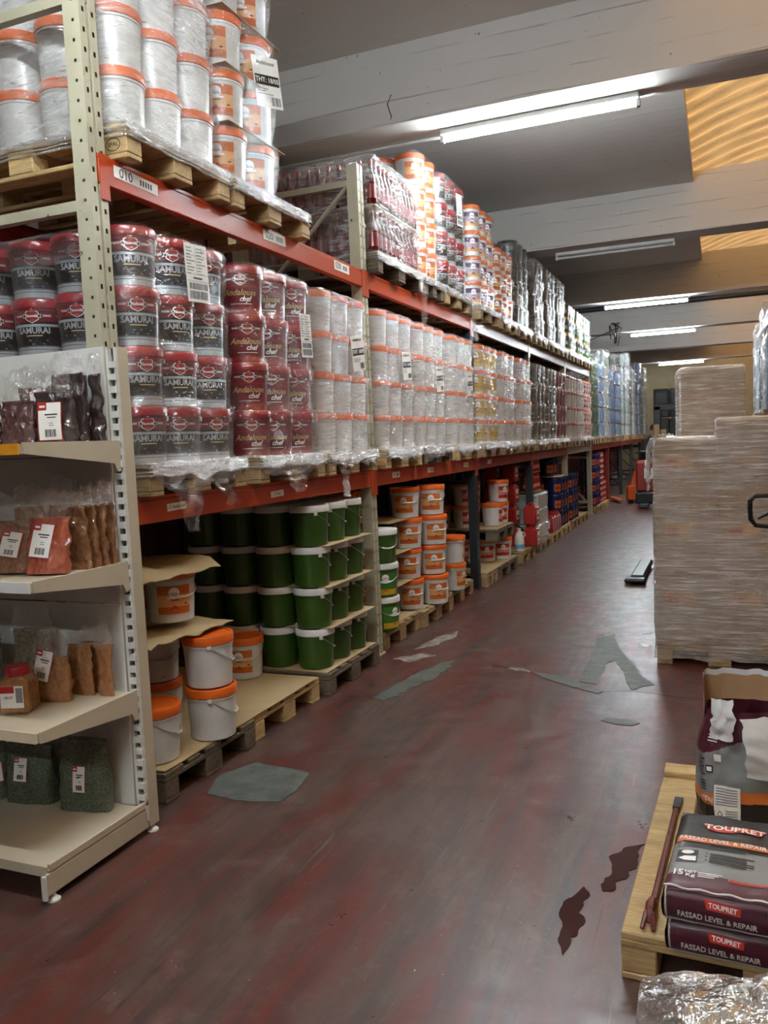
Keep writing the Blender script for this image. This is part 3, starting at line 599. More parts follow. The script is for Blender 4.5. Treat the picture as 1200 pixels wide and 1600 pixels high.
def paper(parent, x, y, z, w, h, kindp, yaw=0, roll=0, big=None):
    # paper label on the aisle face (normal +x) of a film; yaw turns it towards -y
    mx = rot(0, 0, yaw, (x, y, z)) @ Matrix.Rotation(roll, 4, 'X'); m = MB(); m.box(0, .001, -w/2, w/2, -h/2, h/2, 0, mx)
    f = lambda a, b: mx @ V((.002, a, b)); r_ = random.Random(int(y*100))
    def bar(a0, a1, b0, b1, mm=1): m.add([f(a0*w, b0*h), f(a1*w, b0*h), f(a1*w, b1*h), f(a0*w, b1*h)], [(0, 1, 2, 3)], mm)
    if kindp == 'tht':
        m.text('Andalouse', .125*w*1.3, lambda a, b: f(a, b+.38*h), 1, .015); bar(-.46, .46, -.06, .14); m.text('THT: 18/05', w*.19, lambda a, b: (mx @ V((.003, a, b+.04*h))), 0, .02)
        for k in range(3): bar(-.42, -.42+r_.uniform(.3, .6), -.14-.05*k, -.125-.05*k, 2)
        for k in range(9): bar(.08+.04*k, .08+.04*k+r_.uniform(.012, .03), -.45, -.28)
    else:
        if big: m.text(big, w*.2, lambda a, b: f(a+.3*w, b+.40*h), 1)
        for k in range(9):
            for s_ in range(2): bar(-.44+.46*s_, -.44+.46*s_+r_.uniform(.15, .38), .42-.055*k, .43-.055*k+.006, 2)
        bar(-.47, .47, .30, .305); bar(-.47, .47, -.02, -.015); bar(-.02, -.01, -.02, .47); bar(-.2, .2, -.10, -.07); bar(-.47, .47, -.14, -.135)
        for row, (b0, b1) in enumerate(((-.28, -.17), (-.45, -.31))):
            a = -.40
            while a < .40: wd = r_.choice((.012, .02, .03)); bar(a, a+wd, b0, b1); a += wd+r_.choice((.012, .02))
    return m.build('pallet_label', ['paper', 'black_ink', 'grey_ink'], parent)
def film_rope(parent, x1, y0, y1, z, seed, n=4, xback=.5):
    m = MB()
    for k in range(n):
        r_ = .004+.005*((k*37+seed) % 3)/2; zz = z+.012-.018*k
        pts = [(x1-xback+(xback)*i/10, y0-.012+.006*fn(i*.7, k, seed), zz+.012*fn(i*.5, k*2, seed+4)) for i in range(10)]
        pts += [(x1+.006+.008*fn(i*.6, k, seed+2), y0-.004+(y1-y0+.008)*i/14, zz+.014*fn(i*.45, k*3, seed+8)) for i in range(15)]
        m.tube([(a_, min(max(b_, y0-.002), y1+.002), c_) for a_, b_, c_ in pts], r_, 5)
    def sk(u, v): return (x1+.010+.012*abs(fn(u*9, v*2, seed))+.012*v, y0+(y1-y0)*u, z+.02-.10*v*(.55+.6*abs(fn(u*3.1, 0, seed+3)))+.004*fn(u*20, v*4, seed))
    m.grid(36, 6, sk)
    return m.build('film_rope', 'film_rope', parent, angle=80)
# ------------------------------------------------------------------ loads on the rack
XF = .075
Zm, Zt = H1+.144, H2+.144
def full_load(k, where, y0, z, tiers=4, mat='film_clear', face=.62, pmat='wood', seed=1, mark=None, depth=4, fk={}, width=.8, cols=3, xf=XF, rope=True):
    pallet(xf, y0, y0+width, z, 'wooden pallet under the '+where, pmat, mark=mark)
    zz = z+.145; stack(k, where, y0+(width-.266*cols)/2, tiers, zz, xf-.012, face, depth=depth, cols=cols)
    kw = dict(pinch=.02); kw.update(fk)
    f_ = film_shell(xf-.012-.266*4-.01, xf-.002, y0-.006, y0+width+.006, zz, zz+tiers*PP+.004, PP, mat, 'clear stretch film around the '+where, seed, **kw)
    if rope: film_rope(f_, xf, y0, y0+width, zz-.01, seed, xback=.9 if y0 < 4 else .3)
    return f_
# middle level, bay one
W1 = 'black-pail load beside the shelving unit'; Y = 2.968
f = full_load('samurai', W1, Y, H1, 4, 'film_hazy', .95, 'wood', 1, fk=dict(skirt=.10, pinch=.016))
paper(f, .088, Y+.44, Zm+.90, .17, .27, 'a', -.05, .05, '51')
film_tail(f, (.075, Y+.25, H1+.06), .24, .30, 3); film_tail(f, (.075, Y+.52, H1+.05), .14, .16, 8, along=.12)
W2 = 'dark-red-pail load'; Y = 3.915
f = full_load('andalouse', W2, Y, H1, 4, 'film_hazy', .62, 'wood', 2, fk=dict(skirt=.10))
paper(f, .088, Y+.60, Zm+.72, .13, .26, 'a', -.05, .05)
film_tail(f, (.075, Y+.40, H1+.06), .13, .34, 13)
W3 = 'white-pail load beside dark red pails'; Y = 4.782
f = full_load('white', W3, Y, H1, 4, 'film_streak', .5, 'wood', 3, fk=dict(amp=.012))
paper(f, .090, Y+.50, Zm+.68, .19, .24, 'tht', -.05, .15)
film_tail(f, (.08, Y+.16, H1+.12), .26, .09, 21, along=-.03)
# middle level, bay two
for i, (yy, nm, sd_, mk_) in enumerate(((5.76, 'white-pail load past the second upright', 4, ('EUR', 'x')), (6.62, 'white-pail load between two white-pail loads', 5, None), (7.58, 'white-pail load before yellow-labelled pails', 6, None))):
    f = full_load('white', nm, yy, H1, 4, 'film_streak', .5, ('wood_light', 'wood_dark', 'wood_light')[i], sd_, mk_, fk=dict(amp=.012))
    if i == 0: paper(f, .090, yy+.48, Zm+.66, .17, .22, 'tht', -.05, .1)
    if i > 0: paper(f, .090, yy+.45, Zm+.60, .17, .22, 'tht', -.05, .1)
FAR = dict(step=.06, amp=.014, pinch=.03)
full_load('yellow', 'yellow-label load', 8.56, H1, 4, 'film_streak', .6, 'wood', 7, depth=3, fk=FAR)
full_load('white', 'white-pail load after yellow-labelled pails', 9.42, H1, 4, 'film_streak', .6, 'wood', 8, depth=3, fk=FAR)
full_load('white', 'white-pail load before dark pails', 10.37, H1, 4, 'film_streak', .6, 'wood', 9, depth=3, fk=FAR)
full_load('dark', 'dark-pail load after white pails', 11.36, H1, 4, 'film_streak', .6, 'wood', 10, depth=2, fk=FAR)
full_load('dark', 'dark-pail load beside wine-red pails', 12.24, H1, 4, 'film_streak', .6, 'wood', 11, depth=2, fk=FAR)
full_load('wine', 'wine-red load', 13.12, H1, 4, 'film_clear', .6, 'wood', 12, depth=2, fk=FAR)
full_load('white_red', 'red-lidded load beside wine-red pails', 14.16, H1, 4, 'film_clear', .6, 'wood', 13, depth=2, fk=FAR)
full_load('white_red', 'red-lidded load before red-labelled pails', 15.06, H1, 4, 'film_streak', .6, 'wood', 14, depth=2, fk=FAR)
full_load('redlab', 'red-label load before water packs', 15.96, H1, 4, 'film_streak', .6, 'wood', 15, depth=2, fk=FAR)
# top level
W5 = 'top-shelf load above black pails'; Y = 2.965
f = full_load('white', W5, Y, H2, 4, 'film_streak', .4, 'wood_light', 31, ('EPAL', 'y'), fk=dict(amp=.014, skirt=.03, ragged=.02))
W6 = 'top-shelf load above dark red pails'; Y = 3.80
pallet(XF, 3.81, 4.66, H2, 'wooden pallet under the '+W6, 'wood_light')
def card(x0, x1, y0, y1, z, label, mat='cardboard'): return tag(MB().box(x0, x1, y0, y1, z, z+.003).build('cardboard_sheet', mat), label, 'cardboard')
for t_ in range(4):
    zz = Zt+.002+t_*(PP*1.09+.004)
    for i in range(2):
        for j in range(3):
            r = pail('orange_far', XF-.155-.292*j, 3.950+.300*i, zz, .38+.1*math.sin(t_*2+i), 'orange-labelled pail, %s tier, %s, %s' % (TN[4][t_], ('inner aisle-side column', 'outer column')[i] if j == 0 else ('second row', 'third row')[j-1]+(' inner', ' outer')[i], W6)); r.scale = (1.09, 1.09, 1.09)
    if t_ < 3: card(XF-.92, XF-.005, 3.802, 4.400, zz+PP*1.09, 'brown cardboard above the %s tier, %s' % (TN[4][t_], W6))
f = film_shell(XF-.93, XF+.0, 3.795, 4.408, Zt+.004, Zt+4*(PP*1.09+.004), PP*1.09+.004, 'film_clear', 'clear stretch film around the '+W6, 32, pinch=.035, amp=.012, skirt=.07, flare=.05)
film_rope(f, XF, 3.81, 4.66, Zt-.01, 32, xback=.2)
paper(f, .074, 4.225, Zt+.63, .19, .27, 'tht', -.35, .12)
# wrapped glass-bottle load
W7 = 'top-shelf bottle load'; Y = 5.76
pallet(XF, Y, Y+1.0, H2, 'wooden pallet under the '+W7, 'wood_dark')
bm = MB().lathe([(.036, 0), (.04, .005), (.04, .17), (.034, .20), (.016, .25), (.015, .30)], 14).mesh('body', ['dark_red_glass']); bc = MB().lathe([(.018, .295), (.018, .325), (.0, .326)], 12).mesh('cap', ['red_plastic']); bl = MB().lathe([(.0412, .04), (.0412, .14)], 14).mesh('label', ['deep_red'])
for t_ in range(2):
    for i in range(11):
        for j in range(13):
            if i > 0 and j > 0: continue
            r = thing('bottle', 'dark red sauce bottle, %s layer of the wrapped %s' % (('lower', 'upper')[t_], W7), 'bottle', (XF-.055-.086*j, Y+.055+.086*i, Zt+.012+t_*.35), 0, W7+' %d' % t_)
            link('body', bm, r); link('cap', bc, r); link('label', bl, r)
for t_ in range(2): tag(MB().box(XF-1.17, XF-.01, Y+.01, Y+.99, Zt+.001+t_*.35-.008*(t_ > 0), Zt+.010+t_*.35-.008*(t_ > 0)).build('tray', 'cardboard'), 'flat cardboard tray under the %s bottle layer of the %s' % (('lower', 'upper')[t_], W7), 'tray')
f = film_shell(XF-1.18, XF+.0, Y, Y+1.0, Zt+.01, Zt+.72, .35, 'film_streak', 'crinkled clear film around the '+W7, 33, amp=.016, cr=.06, topin=.3, skirt=.05)
film_rope(f, XF, Y, Y+1.0, Zt-.01, 33); film_tail(f, (.075, Y+.92, H2+.10), .50, .05, 41, dirx=.06)
W8 = 'top-shelf load beside red bottles'
full_load('orange_far', W8, 6.80, H2, 4, 'film_clear', .75, 'wood_dark', 34, width=.56, cols=2, fk=dict(pinch=.035, amp=.012, skirt=.04))
W9 = 'top-shelf black-pail load'
f = full_load('samurai', W9, 7.42, H2, 4, 'film_hazy', .7, 'wood', 35, fk=dict(skirt=.06))
paper(f, .09, 7.42+.45, Zt+.80, .14, .30, 'a', -.1, .05); film_tail(f, (.08, 8.25, H2+.03), .30, .14, 47, dirx=.1)
full_load('purple', 'top-shelf purple-label load', 8.58, H2, 4, 'film_clear', .75, 'wood', 36, depth=3, fk=dict(pinch=.04, amp=.014, skirt=.06, flare=.05))
full_load('orange_far', 'top-shelf load past purple-labelled pails', 9.48, H2, 3, 'film_clear', .75, 'wood', 37, depth=3, fk=FAR)
for i, (yy, nm, kd) in enumerate(((10.36, 'top-shelf dark load touching orange-labelled pails', 'dark'), (11.40, 'second top-shelf dark load after orange pails', 'dark'), (12.32, 'third top-shelf dark load after orange pails', 'dark'), (13.17, 'top-shelf dark load touching green pails', 'dark'), (14.2, 'top-shelf green load touching dark pails', 'greenw'), (15.09, 'middle top-shelf green load', 'greenw'), (15.985, 'last top-shelf green load', 'greenw'))):
    full_load(kd, nm, yy, H2, 4 if i < 4 else 3, 'film_streak' if i in (1, 2, 3) else 'film_clear', .7, 'wood', 50+i, depth=2, fk=FAR)
# ------------------------------------------------------------------ ground level under the rack
XGR = .06
def gp(px, py, z, r=.112):
    q = at(px, py, z=z); d = V((q.x-CAM.x, q.y-CAM.y, 0)).normalized(); q = q+d*r; q.z = z; return q
def sheet(cx0, cx1, y0, y1, z, label, warp=.012, seed=1, name='cardboard_sheet', th=.004, droop=0.0, n=14, mat='cardboard'):
    def f(u, v, s_):
        x = cx0+(cx1-cx0)*u; y = y0+(y1-y0)*v
        return (x, y, z+s_+warp*abs(fn(x*3, y*3, seed, 1.3))+warp*.5*abs(fn(x*9, y*9, seed+3))-droop*max(0, (u-.8)/.2)**2)
    m = MB(); m.grid(n, n, lambda u, v: f(u, v, th)); m.grid(n, n, lambda u, v: f(1-u, v, 0))
    for e in (lambda t_, s_: f(t_, 0, s_*th), lambda t_, s_: f(1, t_, s_*th), lambda t_, s_: f(1-t_, 1, s_*th), lambda t_, s_: f(0, 1-t_, s_*th)): m.grid(n, 2, e, smooth=False)
    return tag(m.build(name, mat, angle=60), label, 'cardboard')
ZP = .1445
pallet(XGR, 2.955, 3.735, 0, 'floor pallet under the white pails by the shelving unit', 'wood_dark')
pallet(XGR-.02, 3.77, 4.55, 0, 'pale floor pallet left empty beside the green pails', 'wood_light')
pallet(XGR+.02, 4.62, 5.45, 0, 'blackened floor pallet under the stacked green pails', 'wood_dark')
pallet(XGR-.06, 5.76, 6.54, 0, 'floor pallet under orange-labelled pails past the second upright', 'wood'); pallet(XGR-.02, 6.57, 7.37, 0, 'floor pallet beside the two-high orange-labelled pails', 'wood'); pallet(XGR-.06, 7.42, 8.22, 0, 'empty floor pallet behind the black upright', 'wood')
pallet(XGR+.0, 8.56, 9.02, 0, 'narrow empty floor pallet past the black upright', 'wood'); pallet(XGR+.02, 9.06, 9.88, 0, 'floor pallet with red-labelled pails under a second pallet', 'wood_dark')
pallet(XGR+.02, 10.18, 10.98, 0, 'floor pallet under the white jug and red jerrycans', 'wood')
sheet(-1.0, XGR-.01, 2.97, 4.50, ZP+.002, 'flattened cardboard covering two floor pallets beside green pails', .006, 2)
sheet(-1.0, XGR+.0, 4.63, 5.44, ZP+.002, 'cardboard layer under the bottom green pails', .002, 3); sheet(-1.0, XGR-.08, 5.77, 6.53, ZP+.002, 'cardboard layer under the four-high orange-labelled pails', .002, 4); sheet(-1.0, XGR-.06, 6.58, 7.36, ZP+.002, 'cardboard layer under the two-high orange-labelled pails', .003, 5)
sheet(-1.0, XGR-.08, 7.43, 8.21, ZP+.002, 'bare cardboard layer behind the black upright', .004, 5); sheet(-1.0, XGR+.0, 8.57, 10.0, ZP+.002, 'cardboard layer under the red-labelled pails on the floor pallets', .003, 6); sheet(-1.0, XGR+.01, 10.19, 10.97, ZP+.002, 'cardboard layer under the white jug', .003, 7)
ZG = ZP+.011
# white pails by the shelving unit
wp = 'on the cardboard beside the shelving unit'
c1 = gp(335, 1158, ZG)
pail('white_h', c1.x, c1.y, ZG, 2.1, 'plain white pail with orange lid, lower of the foremost pair '+'below the rack', None); pail('white_h', c1.x-.01, c1.y+.01, ZG+PP, 2.2, 'plain white pail with orange lid, upper of the foremost pair below the rack', None)
c2 = V((-.10, 3.10, 0)); pail('white_h', c2.x, c2.y, ZG, 2.1, 'single white pail with full orange lid showing, right behind the shelving upright')
for i, (x, y) in enumerate(((-.36, 3.20), (-.36, 3.47), (-.63, 3.20))):
    for t_ in range(2): pail('white_h', x, y, ZG+PP*t_, 1.0, 'white pail with orange lid in the shade behind the foremost pair, %s tier' % TN[2][t_], 'shaded white pails %s' % TN[2][t_])
sheet(-.80, .0, 2.99, 3.68, ZG+2*PP+.002, 'warped cardboard sheet on the white pails, lower of two', .075, 12)
for i, (x, y) in enumerate(((-.20, 3.42), (-.47, 3.44), (-.33, 3.16), (-.60, 3.16))): pail('orange', x, y, ZG+2*PP+.07, .8, 'white pail with orange label squeezed between two warped cardboard sheets', 'pails between the warped cardboard sheets')
sheet(-.85, -.02, 2.99, 3.62, ZG+3*PP+.075, 'warped cardboard sheet on orange-labelled pails, upper of two', .075, 19, droop=.03)
c4 = gp(383, 1062, ZG); pail('orange', c4.x, c4.y, ZG, .3, 'single orange-labelled pail between the white and green pails')
# green pails, cardboard between tiers
for t_ in range(4):
    zt_ = ZG+t_*(PP+.005)
    for i in range(3):
        for j in range(4):
            if i == 2 and j > 1: continue
            pail('green' if j == 0 else 'green_plain', XGR-.145-.268*j+.004*math.sin(t_*3+i), 4.765+.268*i, zt_, 2.35+.2*math.sin(i+j*2+t_), 'plain green pail, %s tier, %s column, %s' % (TN[4][t_], ('aisle-side', 'second', 'third', 'innermost')[j], ('row beside the empty pallet', 'middle row', 'row beside the second upright')[i]))
    if t_ < 3: sheet(-1.0, XGR+.01, 4.70, 5.43, zt_+PP+.0005, 'thin cardboard between the %s and next tier of green pails' % TN[4][t_], .001, 20+t_, th=.003)
q = V((-.046, 5.862, ZG))
for t_ in range(3): pail(('greenlab', 'greenlab', 'green')[t_], q.x, q.y, ZG+PP*t_, (1.2, .6, .9)[t_], ('green pail with picture label, bottom of the narrow stack of three', 'green pail with picture label, middle of the narrow stack of three', 'plain green pail topping the narrow stack of three')[t_])
# orange-labelled pails
cols = [gp(640, 953, ZG), gp(679, 944, ZG)]
for ci, q in enumerate(cols):
    for t_ in range(4):
        pail('orange', q.x+(.01, -.008, .012, -.005)[t_], q.y+.01*(t_ % 2), ZG+t_*(PP+.003), (.5, .35, .45, .25)[t_]+.12*ci, 'orange-labelled pail, %s tier, %s four-high column past second upright' % (TN[4][t_], ('left-hand', 'foremost right-hand')[0] if ci == 0 else 'outer') if False else 'orange-labelled pail, %s of the four-high column %s' % (TN[4][t_], 'beside the green trio' if ci == 0 else 'beside the two-high column'))
q = gp(709, 923, ZG)
for t_ in range(2): pail('orange', q.x, q.y, ZG+PP*t_, (1.3, 2.1)[t_], ('orange-labelled pail at the bottom of the two-high column', 'white pail turned blank side out on the two-high column')[t_])
for j in range(3):
    for t_ in range(4):
        for yo in (5.93, 6.22):
            pail('orange_far', -.42-.27*j, yo+.02*j+(.02 if yo > 6 else 0), ZG+t_*(PP+.003), .3, 'orange-labelled pail, %s tier, in the dark behind the front columns' % TN[4][t_], 'shaded orange-labelled pails %s' % TN[4][t_])
for t_ in range(3): sheet(-1.0, -.06, 6.10, 6.80, ZG+(t_+1)*(PP+.003)-.0032, 'thin cardboard between orange-labelled pails above %s tier' % TN[4][t_], .0, 30+t_, th=.0028)
# red-labelled pails and stacked pallet
for i, (px_, py_) in enumerate(((-.46, 9.30), (-.20, 9.45), (-.065, 9.685))):
    pail('redlab', px_, py_, ZG, .45, 'red-labelled pail beneath the raised pallet', 'red-labelled pails beneath the raised pallet')
ZR = ZG+PP+.002
pallet(XGR-.01, 9.09, 9.90, ZR, 'raised pallet resting on red-labelled pails', 'wood_dark'); sheet(-1.0, XGR-.02, 9.10, 9.89, ZR+.146, 'cardboard layer on the raised pallet', .003, 41)
ZR2 = ZR+.156
for i, (x, y, t_, r_) in enumerate(((-.11, 9.50, 0, 1.6), (-.11, 9.77, 0, .6), (-.40, 9.27, 0, .9), (-.40, 9.27, 1, .9), (-.10, 9.75, 1, 1.0), (-.42, 9.60, 0, .5), (-.40, 9.56, 1, .8), (-.69, 9.3, 0, .4))):
    pail('redlab', x, y, ZR2+PP*t_, r_, 'red-labelled pail on the raised pallet, %s tier' % TN[2][t_], 'red-labelled pails raised %d' % t_)
# white jug
q = gp(812, 862, ZG, .07)
r = thing('jug', 'milky white jug with blue label standing before the red jerrycans', 'jug', q)
MB().lathe([(.058, 0), (.064, .006), (.064, .15), (.058, .185), (.036, .235), (.020, .258), (.020, .272)], 20, cap0=True).tube([(.055, 0, .18), (.075, 0, .20), (.062, 0, .235), (.030, 0, .248)], .010, 8).build('body', 'milky', r)
MB().lathe([(.0655, .035), (.0655, .09)], 20).lathe([(.0656, .09), (.0656, .135)], 20, 1).build('label', ['sky_blue', 'milky'], r); MB().lathe([(.024, .268), (.024, .292), (0, .293)], 14).build('cap', 'milky', r)
# jerrycans
def jerry_mesh(w, d, h):
    m = MB(); m.box(-w/2, w/2, -d/2, d/2, 0, h*.80, bev=.014)
    m.add([(-w/2+.012, -d/2+.012, h*.80), (w/2-.012, -d/2+.012, h*.80), (w/2-.012, d/2-.012, h*.80), (-w/2+.012, d/2-.012, h*.80), (-w/2+.04, -d/2+.03, h*.90), (w/2-.02, -d/2+.03, h*.90), (w/2-.02, d/2-.03, h*.90), (-w/2+.04, d/2-.03, h*.90)], [(0, 1, 5, 4), (1, 2, 6, 5), (2, 3, 7, 6), (3, 0, 4, 7), (4, 5, 6, 7)])
    m.tube([(w/2-.035, 0, h*.88), (w/2-.03, 0, h*.97), (-.01, 0, h*.97), (-.03, 0, h*.88)], .012, 8)
    return m.mesh('body', ['jerry_red'])
JM = jerry_mesh(.24, .17, .285); JC = MB().lathe([(.024, 0), (.024, .03), (0, .031)], 14, mx=rot(loc=(-.07, 0, .255))).mesh('cap', ['red_plastic']); JL = MB().box(-.075, .075, -.0875, -.0862, .07, .19).box(-.06, .06, -.0885, -.0876, .09, .13, 1).mesh('label', ['white_print', 'red_print'])
def jerry(x, y, z, rz, lb, gpn=None):
    r = thing('jerrycan', lb, 'jerrycan', (x, y, z), rz, gpn); link('body', JM, r); link('cap', JC, r); link('label', JL, r)
q = gp(832, 853, ZG, .09)
for t_ in range(2): jerry(q.x, q.y, ZG+.287*t_, PI/2, 'red jerrycan beside the white jug, %s of two' % ('lower', 'upper')[t_])
for t_ in range(4): jerry(q.x-.26, q.y-.06, ZG+.287*t_, PI/2, 'red jerrycan in the rear stack beside the silver packs, %s tier' % TN[4][t_]); 
for t_ in range(4): jerry(q.x-.52, q.y-.02, ZG+.287*t_, PI/2, 'red jerrycan deepest in the shade, %s tier' % TN[4][t_], 'deep jerrycans')
# silver wrapped packs and red squeeze bottles on top
pallet(XGR, 11.40, 12.20, 0, 'floor pallet under the silver wrapped packs', 'wood')
for t_ in range(3):
    MBX = MB().box(-.20, .20, -.36, .36, 0, .216, bev=.02)
    o = tag(MBX.build('wrapped_pack', 'water_clear', None, (-.17, 11.80, ZP+.002+.2165*t_)), 'silver film-wrapped pack, %s of the stack below red squeeze bottles' % TN[3][t_], 'pack')
film_shell(-.385, .045, 11.43, 12.17, ZP+.01, ZP+.655, .2165, 'film_streak', 'shiny film around the silver packs', 61, cr=.05, step=.06, amp=.014, skirt=.06)
sb = MB().lathe([(.030, 0), (.033, .004), (.030, .11), (.033, .17), (.020, .20), (.012, .205)], 12).mesh('body', ['jerry_red']); sc_ = MB().lathe([(.017, .2), (.015, .235), (.004, .262), (0, .263)], 10).mesh('cap', ['red_plastic']); sl = MB().lathe([(.0318, .05), (.0312, .10)], 12).mesh('label', ['pink_print'])
for t_ in range(2):
    for i in range(8):
        for j in range(2):
            r = thing('squeeze_bottle', 'red squeeze bottle standing on silver packs, %s row' % ('lower', 'upper')[t_], 'bottle', (-.090-.075*j, 11.50+.080*i, ZP+.689+.2690*t_), .6, 'squeeze bottles %d' % t_)
            link('body', sb, r); link('cap', sc_, r); link('label', sl, r)
    tag(MB().box(-.215, -.05, 11.45, 12.12, ZP+.6835+.2690*t_, ZP+.6888+.2690*t_).build('tray', 'cardboard'), 'cardboard tray under the %s row of red squeeze bottles' % ('lower', 'upper')[t_], 'tray')
# small red jerrycans and blue pails further on
pallet(XGR, 12.30, 13.10, 0, 'floor pallet under the row of small red jerrycans', 'wood_light'); pallet(XGR, 13.14, 13.94, 0, 'floor pallet under blue pails before the fifth upright', 'wood_light'); pallet(XGR, 14.20, 15.0, 0, 'floor pallet under blue pails after the fifth upright', 'wood'); pallet(XGR, 15.1, 15.9, 0, 'empty grey floor pallet after the blue pails', 'wood'); pallet(XGR+.02, 17.0, 17.8, 0, 'floor pallet under the tall blue pail stack', 'wood'); pallet(XGR+.05, 17.95, 18.75, 0, 'pale floor pallet under the red tins', 'wood_light')
for i in range(4): jerry(-.06, 12.42+.18*i, ZP+.002, 0, 'small red jerrycan in the floor row before blue pails', 'row of small red jerrycans')
for i in range(3):
    for t_ in range(3):
        for j in range(2): pail('blue', -.075-.27*j, 13.29+.267*i, ZP+.002+PP*t_, .6, 'dark blue pail under the pale cardboard, %s tier' % TN[3][t_], 'blue pails before fifth upright %d' % t_)
for i in range(3):
    for t_ in range(3): pail('blue', -.075, 14.34+.267*i, ZP+.002+PP*t_, .6, 'dark blue pail past the cream upright, %s tier' % TN[3][t_], 'blue pails after fifth upright %d' % t_)
sheet(-.7, .03, 13.15, 13.95, ZP+3*PP+.008, 'pale cardboard lying on the blue pails', .02, 51, mat='cardboard')
for i in range(2): pail('blue', -.2, 13.35+.3*i, ZP+3*PP+.04, .6, 'dark blue pail standing on the pale cardboard', 'blue pails on cardboard')
for i in range(3):
    for t_ in range(4): pail('blue', -.06, 17.14+.267*i, ZP+.002+PP*t_, .6, 'dark blue pail of the tall stack beside red tins, %s tier' % TN[4][t_], 'tall blue stack %d' % t_)
tin = MB().lathe([(.075, 0), (.078, .004), (.076, .008), (.076, .112), (.078, .116), (.072, .118), (0, .116)], 14, cap0=True).mesh('body', ['tin_red']); tl_ = MB().lathe([(.0768, .035), (.0768, .06)], 14).lathe([(.0768, .075), (.0768, .085)], 14).mesh('label', ['cream_print'])
for i in range(5):
    for t_ in range(9):
        for j in range(1):
            if i > 2 and t_ > 3: continue
            r = thing('tin', 'red food tin in the stack on the pale far pallet', 'tin', (-.03, 18.04+.158*i, ZP+.002+.119*t_), 0, 'red tins'); link('body', tin, r); link('label', tl_, r)
# ------------------------------------------------------------------ tall water loads on the far middle level
def pack_mesh(mat, capm):
    m = MB()
    for i in range(3):
        for j in range(2):
            m.lathe([(.05, 0), (.053, .01), (.049, .08), (.053, .12), (.053, .22), (.02, .28), (.018, .30)], 10, 0, mx=rot(loc=(-.054+.108*j, -.108+.108*i, 0))); m.lathe([(.02, .295), (.02, .315), (0, .316)], 8, 1, mx=rot(loc=(-.054+.108*j, -.108+.108*i, 0)))
    return m.mesh('bottles', [mat, capm])
PK = {'blue': pack_mesh('water_blue', 'blue_plastic'), 'clear': pack_mesh('water_clear', 'lid_white'), 'green': pack_mesh('green_wrap', 'green_label')}
def tall(y0, kindp, tiers, where, seed, mat):
    pallet(XF, y0, y0+.8, H1, 'wooden pallet under the '+where, 'wood')
    for t_ in range(tiers):
        for i in range(2):
            r = thing('bottle_pack', '%s bottle pack of the %s, layer %s' % (kindp, where, ('one', 'two', 'three', 'four', 'five', 'six', 'seven')[t_]), 'bottle pack', (XF-.13, y0+.22+.36*i, Zm+.002+.318*t_), 0, where+' %d' % t_); link('bottles', PK[kindp], r)
    film_shell(XF-.5, XF, y0+.02, y0+.78, Zm+.01, Zm+.318*tiers+.01, .318, mat, 'shiny film around the '+where, seed, cr=.07, step=.07, amp=.02, pinch=.03, skirt=.05)
for i, (y0, kd, n, wh, mt) in enumerate(((17.0, 'green', 5, 'tall green-bottle load past the last top shelf', 'film_clear'), (17.9, 'blue', 5, 'tall blue-bottle load beside green bottles', 'film_clear'), (18.8, 'clear', 6, 'tallest clear-bottle load', 'film_streak'), (19.8, 'blue', 5, 'blue-bottle load after the tallest clear load', 'film_clear'), (21.2, 'blue', 5, 'isolated blue-bottle load', 'film_clear'), (23.6, 'clear', 7, 'far clear-bottle load', 'film_streak'), (25.4, 'clear', 6, 'farther clear-bottle load', 'film_clear'), (27.2, 'blue', 7, 'far blue-bottle load', 'film_clear'), (29.2, 'clear', 7, 'last clear-bottle load', 'film_streak'))):
    tall(y0, kd, n, wh, 70+i, mt)
# ------------------------------------------------------------------ white gondola shelving
GX0, GX1, GYF, GYB = -.85, .165, 2.165, 2.665
gon = thing('gondola_shelf', 'white and cream metal shelving unit with spice bags at the rack end', 'shelf', ((GX0+GX1)/2, 2.45, 0))
GO = -V(((GX0+GX1)/2, 2.45, 0))
def gpart(m, name, mats, parent=gon): return m.build(name, mats, parent, GO if parent is gon else None)
pm = MB(); pm.box(GX1-.003, GX1, 2.7045, 2.765, .03, 2.035).box(GX1-.045, GX1-.042, 2.7045, 2.765, .03, 2.035).box(GX1-.042, GX1-.003, 2.762, 2.765, .03, 2.035).box(GX1-.042, GX1-.003, 2.7045, 2.762, 2.030, 2.035)
gpart(pm, 'upright', 'gondola_cream')
st = MB(); z = .10                      # slotted strip in front of the upright: rungs with gaps between
st.box(GX1-.045, GX1-.032, 2.685, 2.704, .06, 2.03); st.box(GX1-.010, GX1, 2.690, 2.704, .06, 2.03)
while z < 2.0: st.box(GX1-.034, GX1+.001, 2.683, 2.704, z, z+.026); z += .050
gpart(st, 'slotted_strip', 'gondola_white')
for i, (a, b) in enumerate(((.13, .985), (.990, 1.60), (1.605, 2.035))): gpart(MB().box(GX0, GX1-.047, 2.672, 2.682, a, b, bev=.002), 'back_panel', 'gondola_white')
gpart(MB().box(GX0, GX0+.04, 2.685, 2.765, .03, 2.035, bev=.004), 'upright', 'gondola_cream')
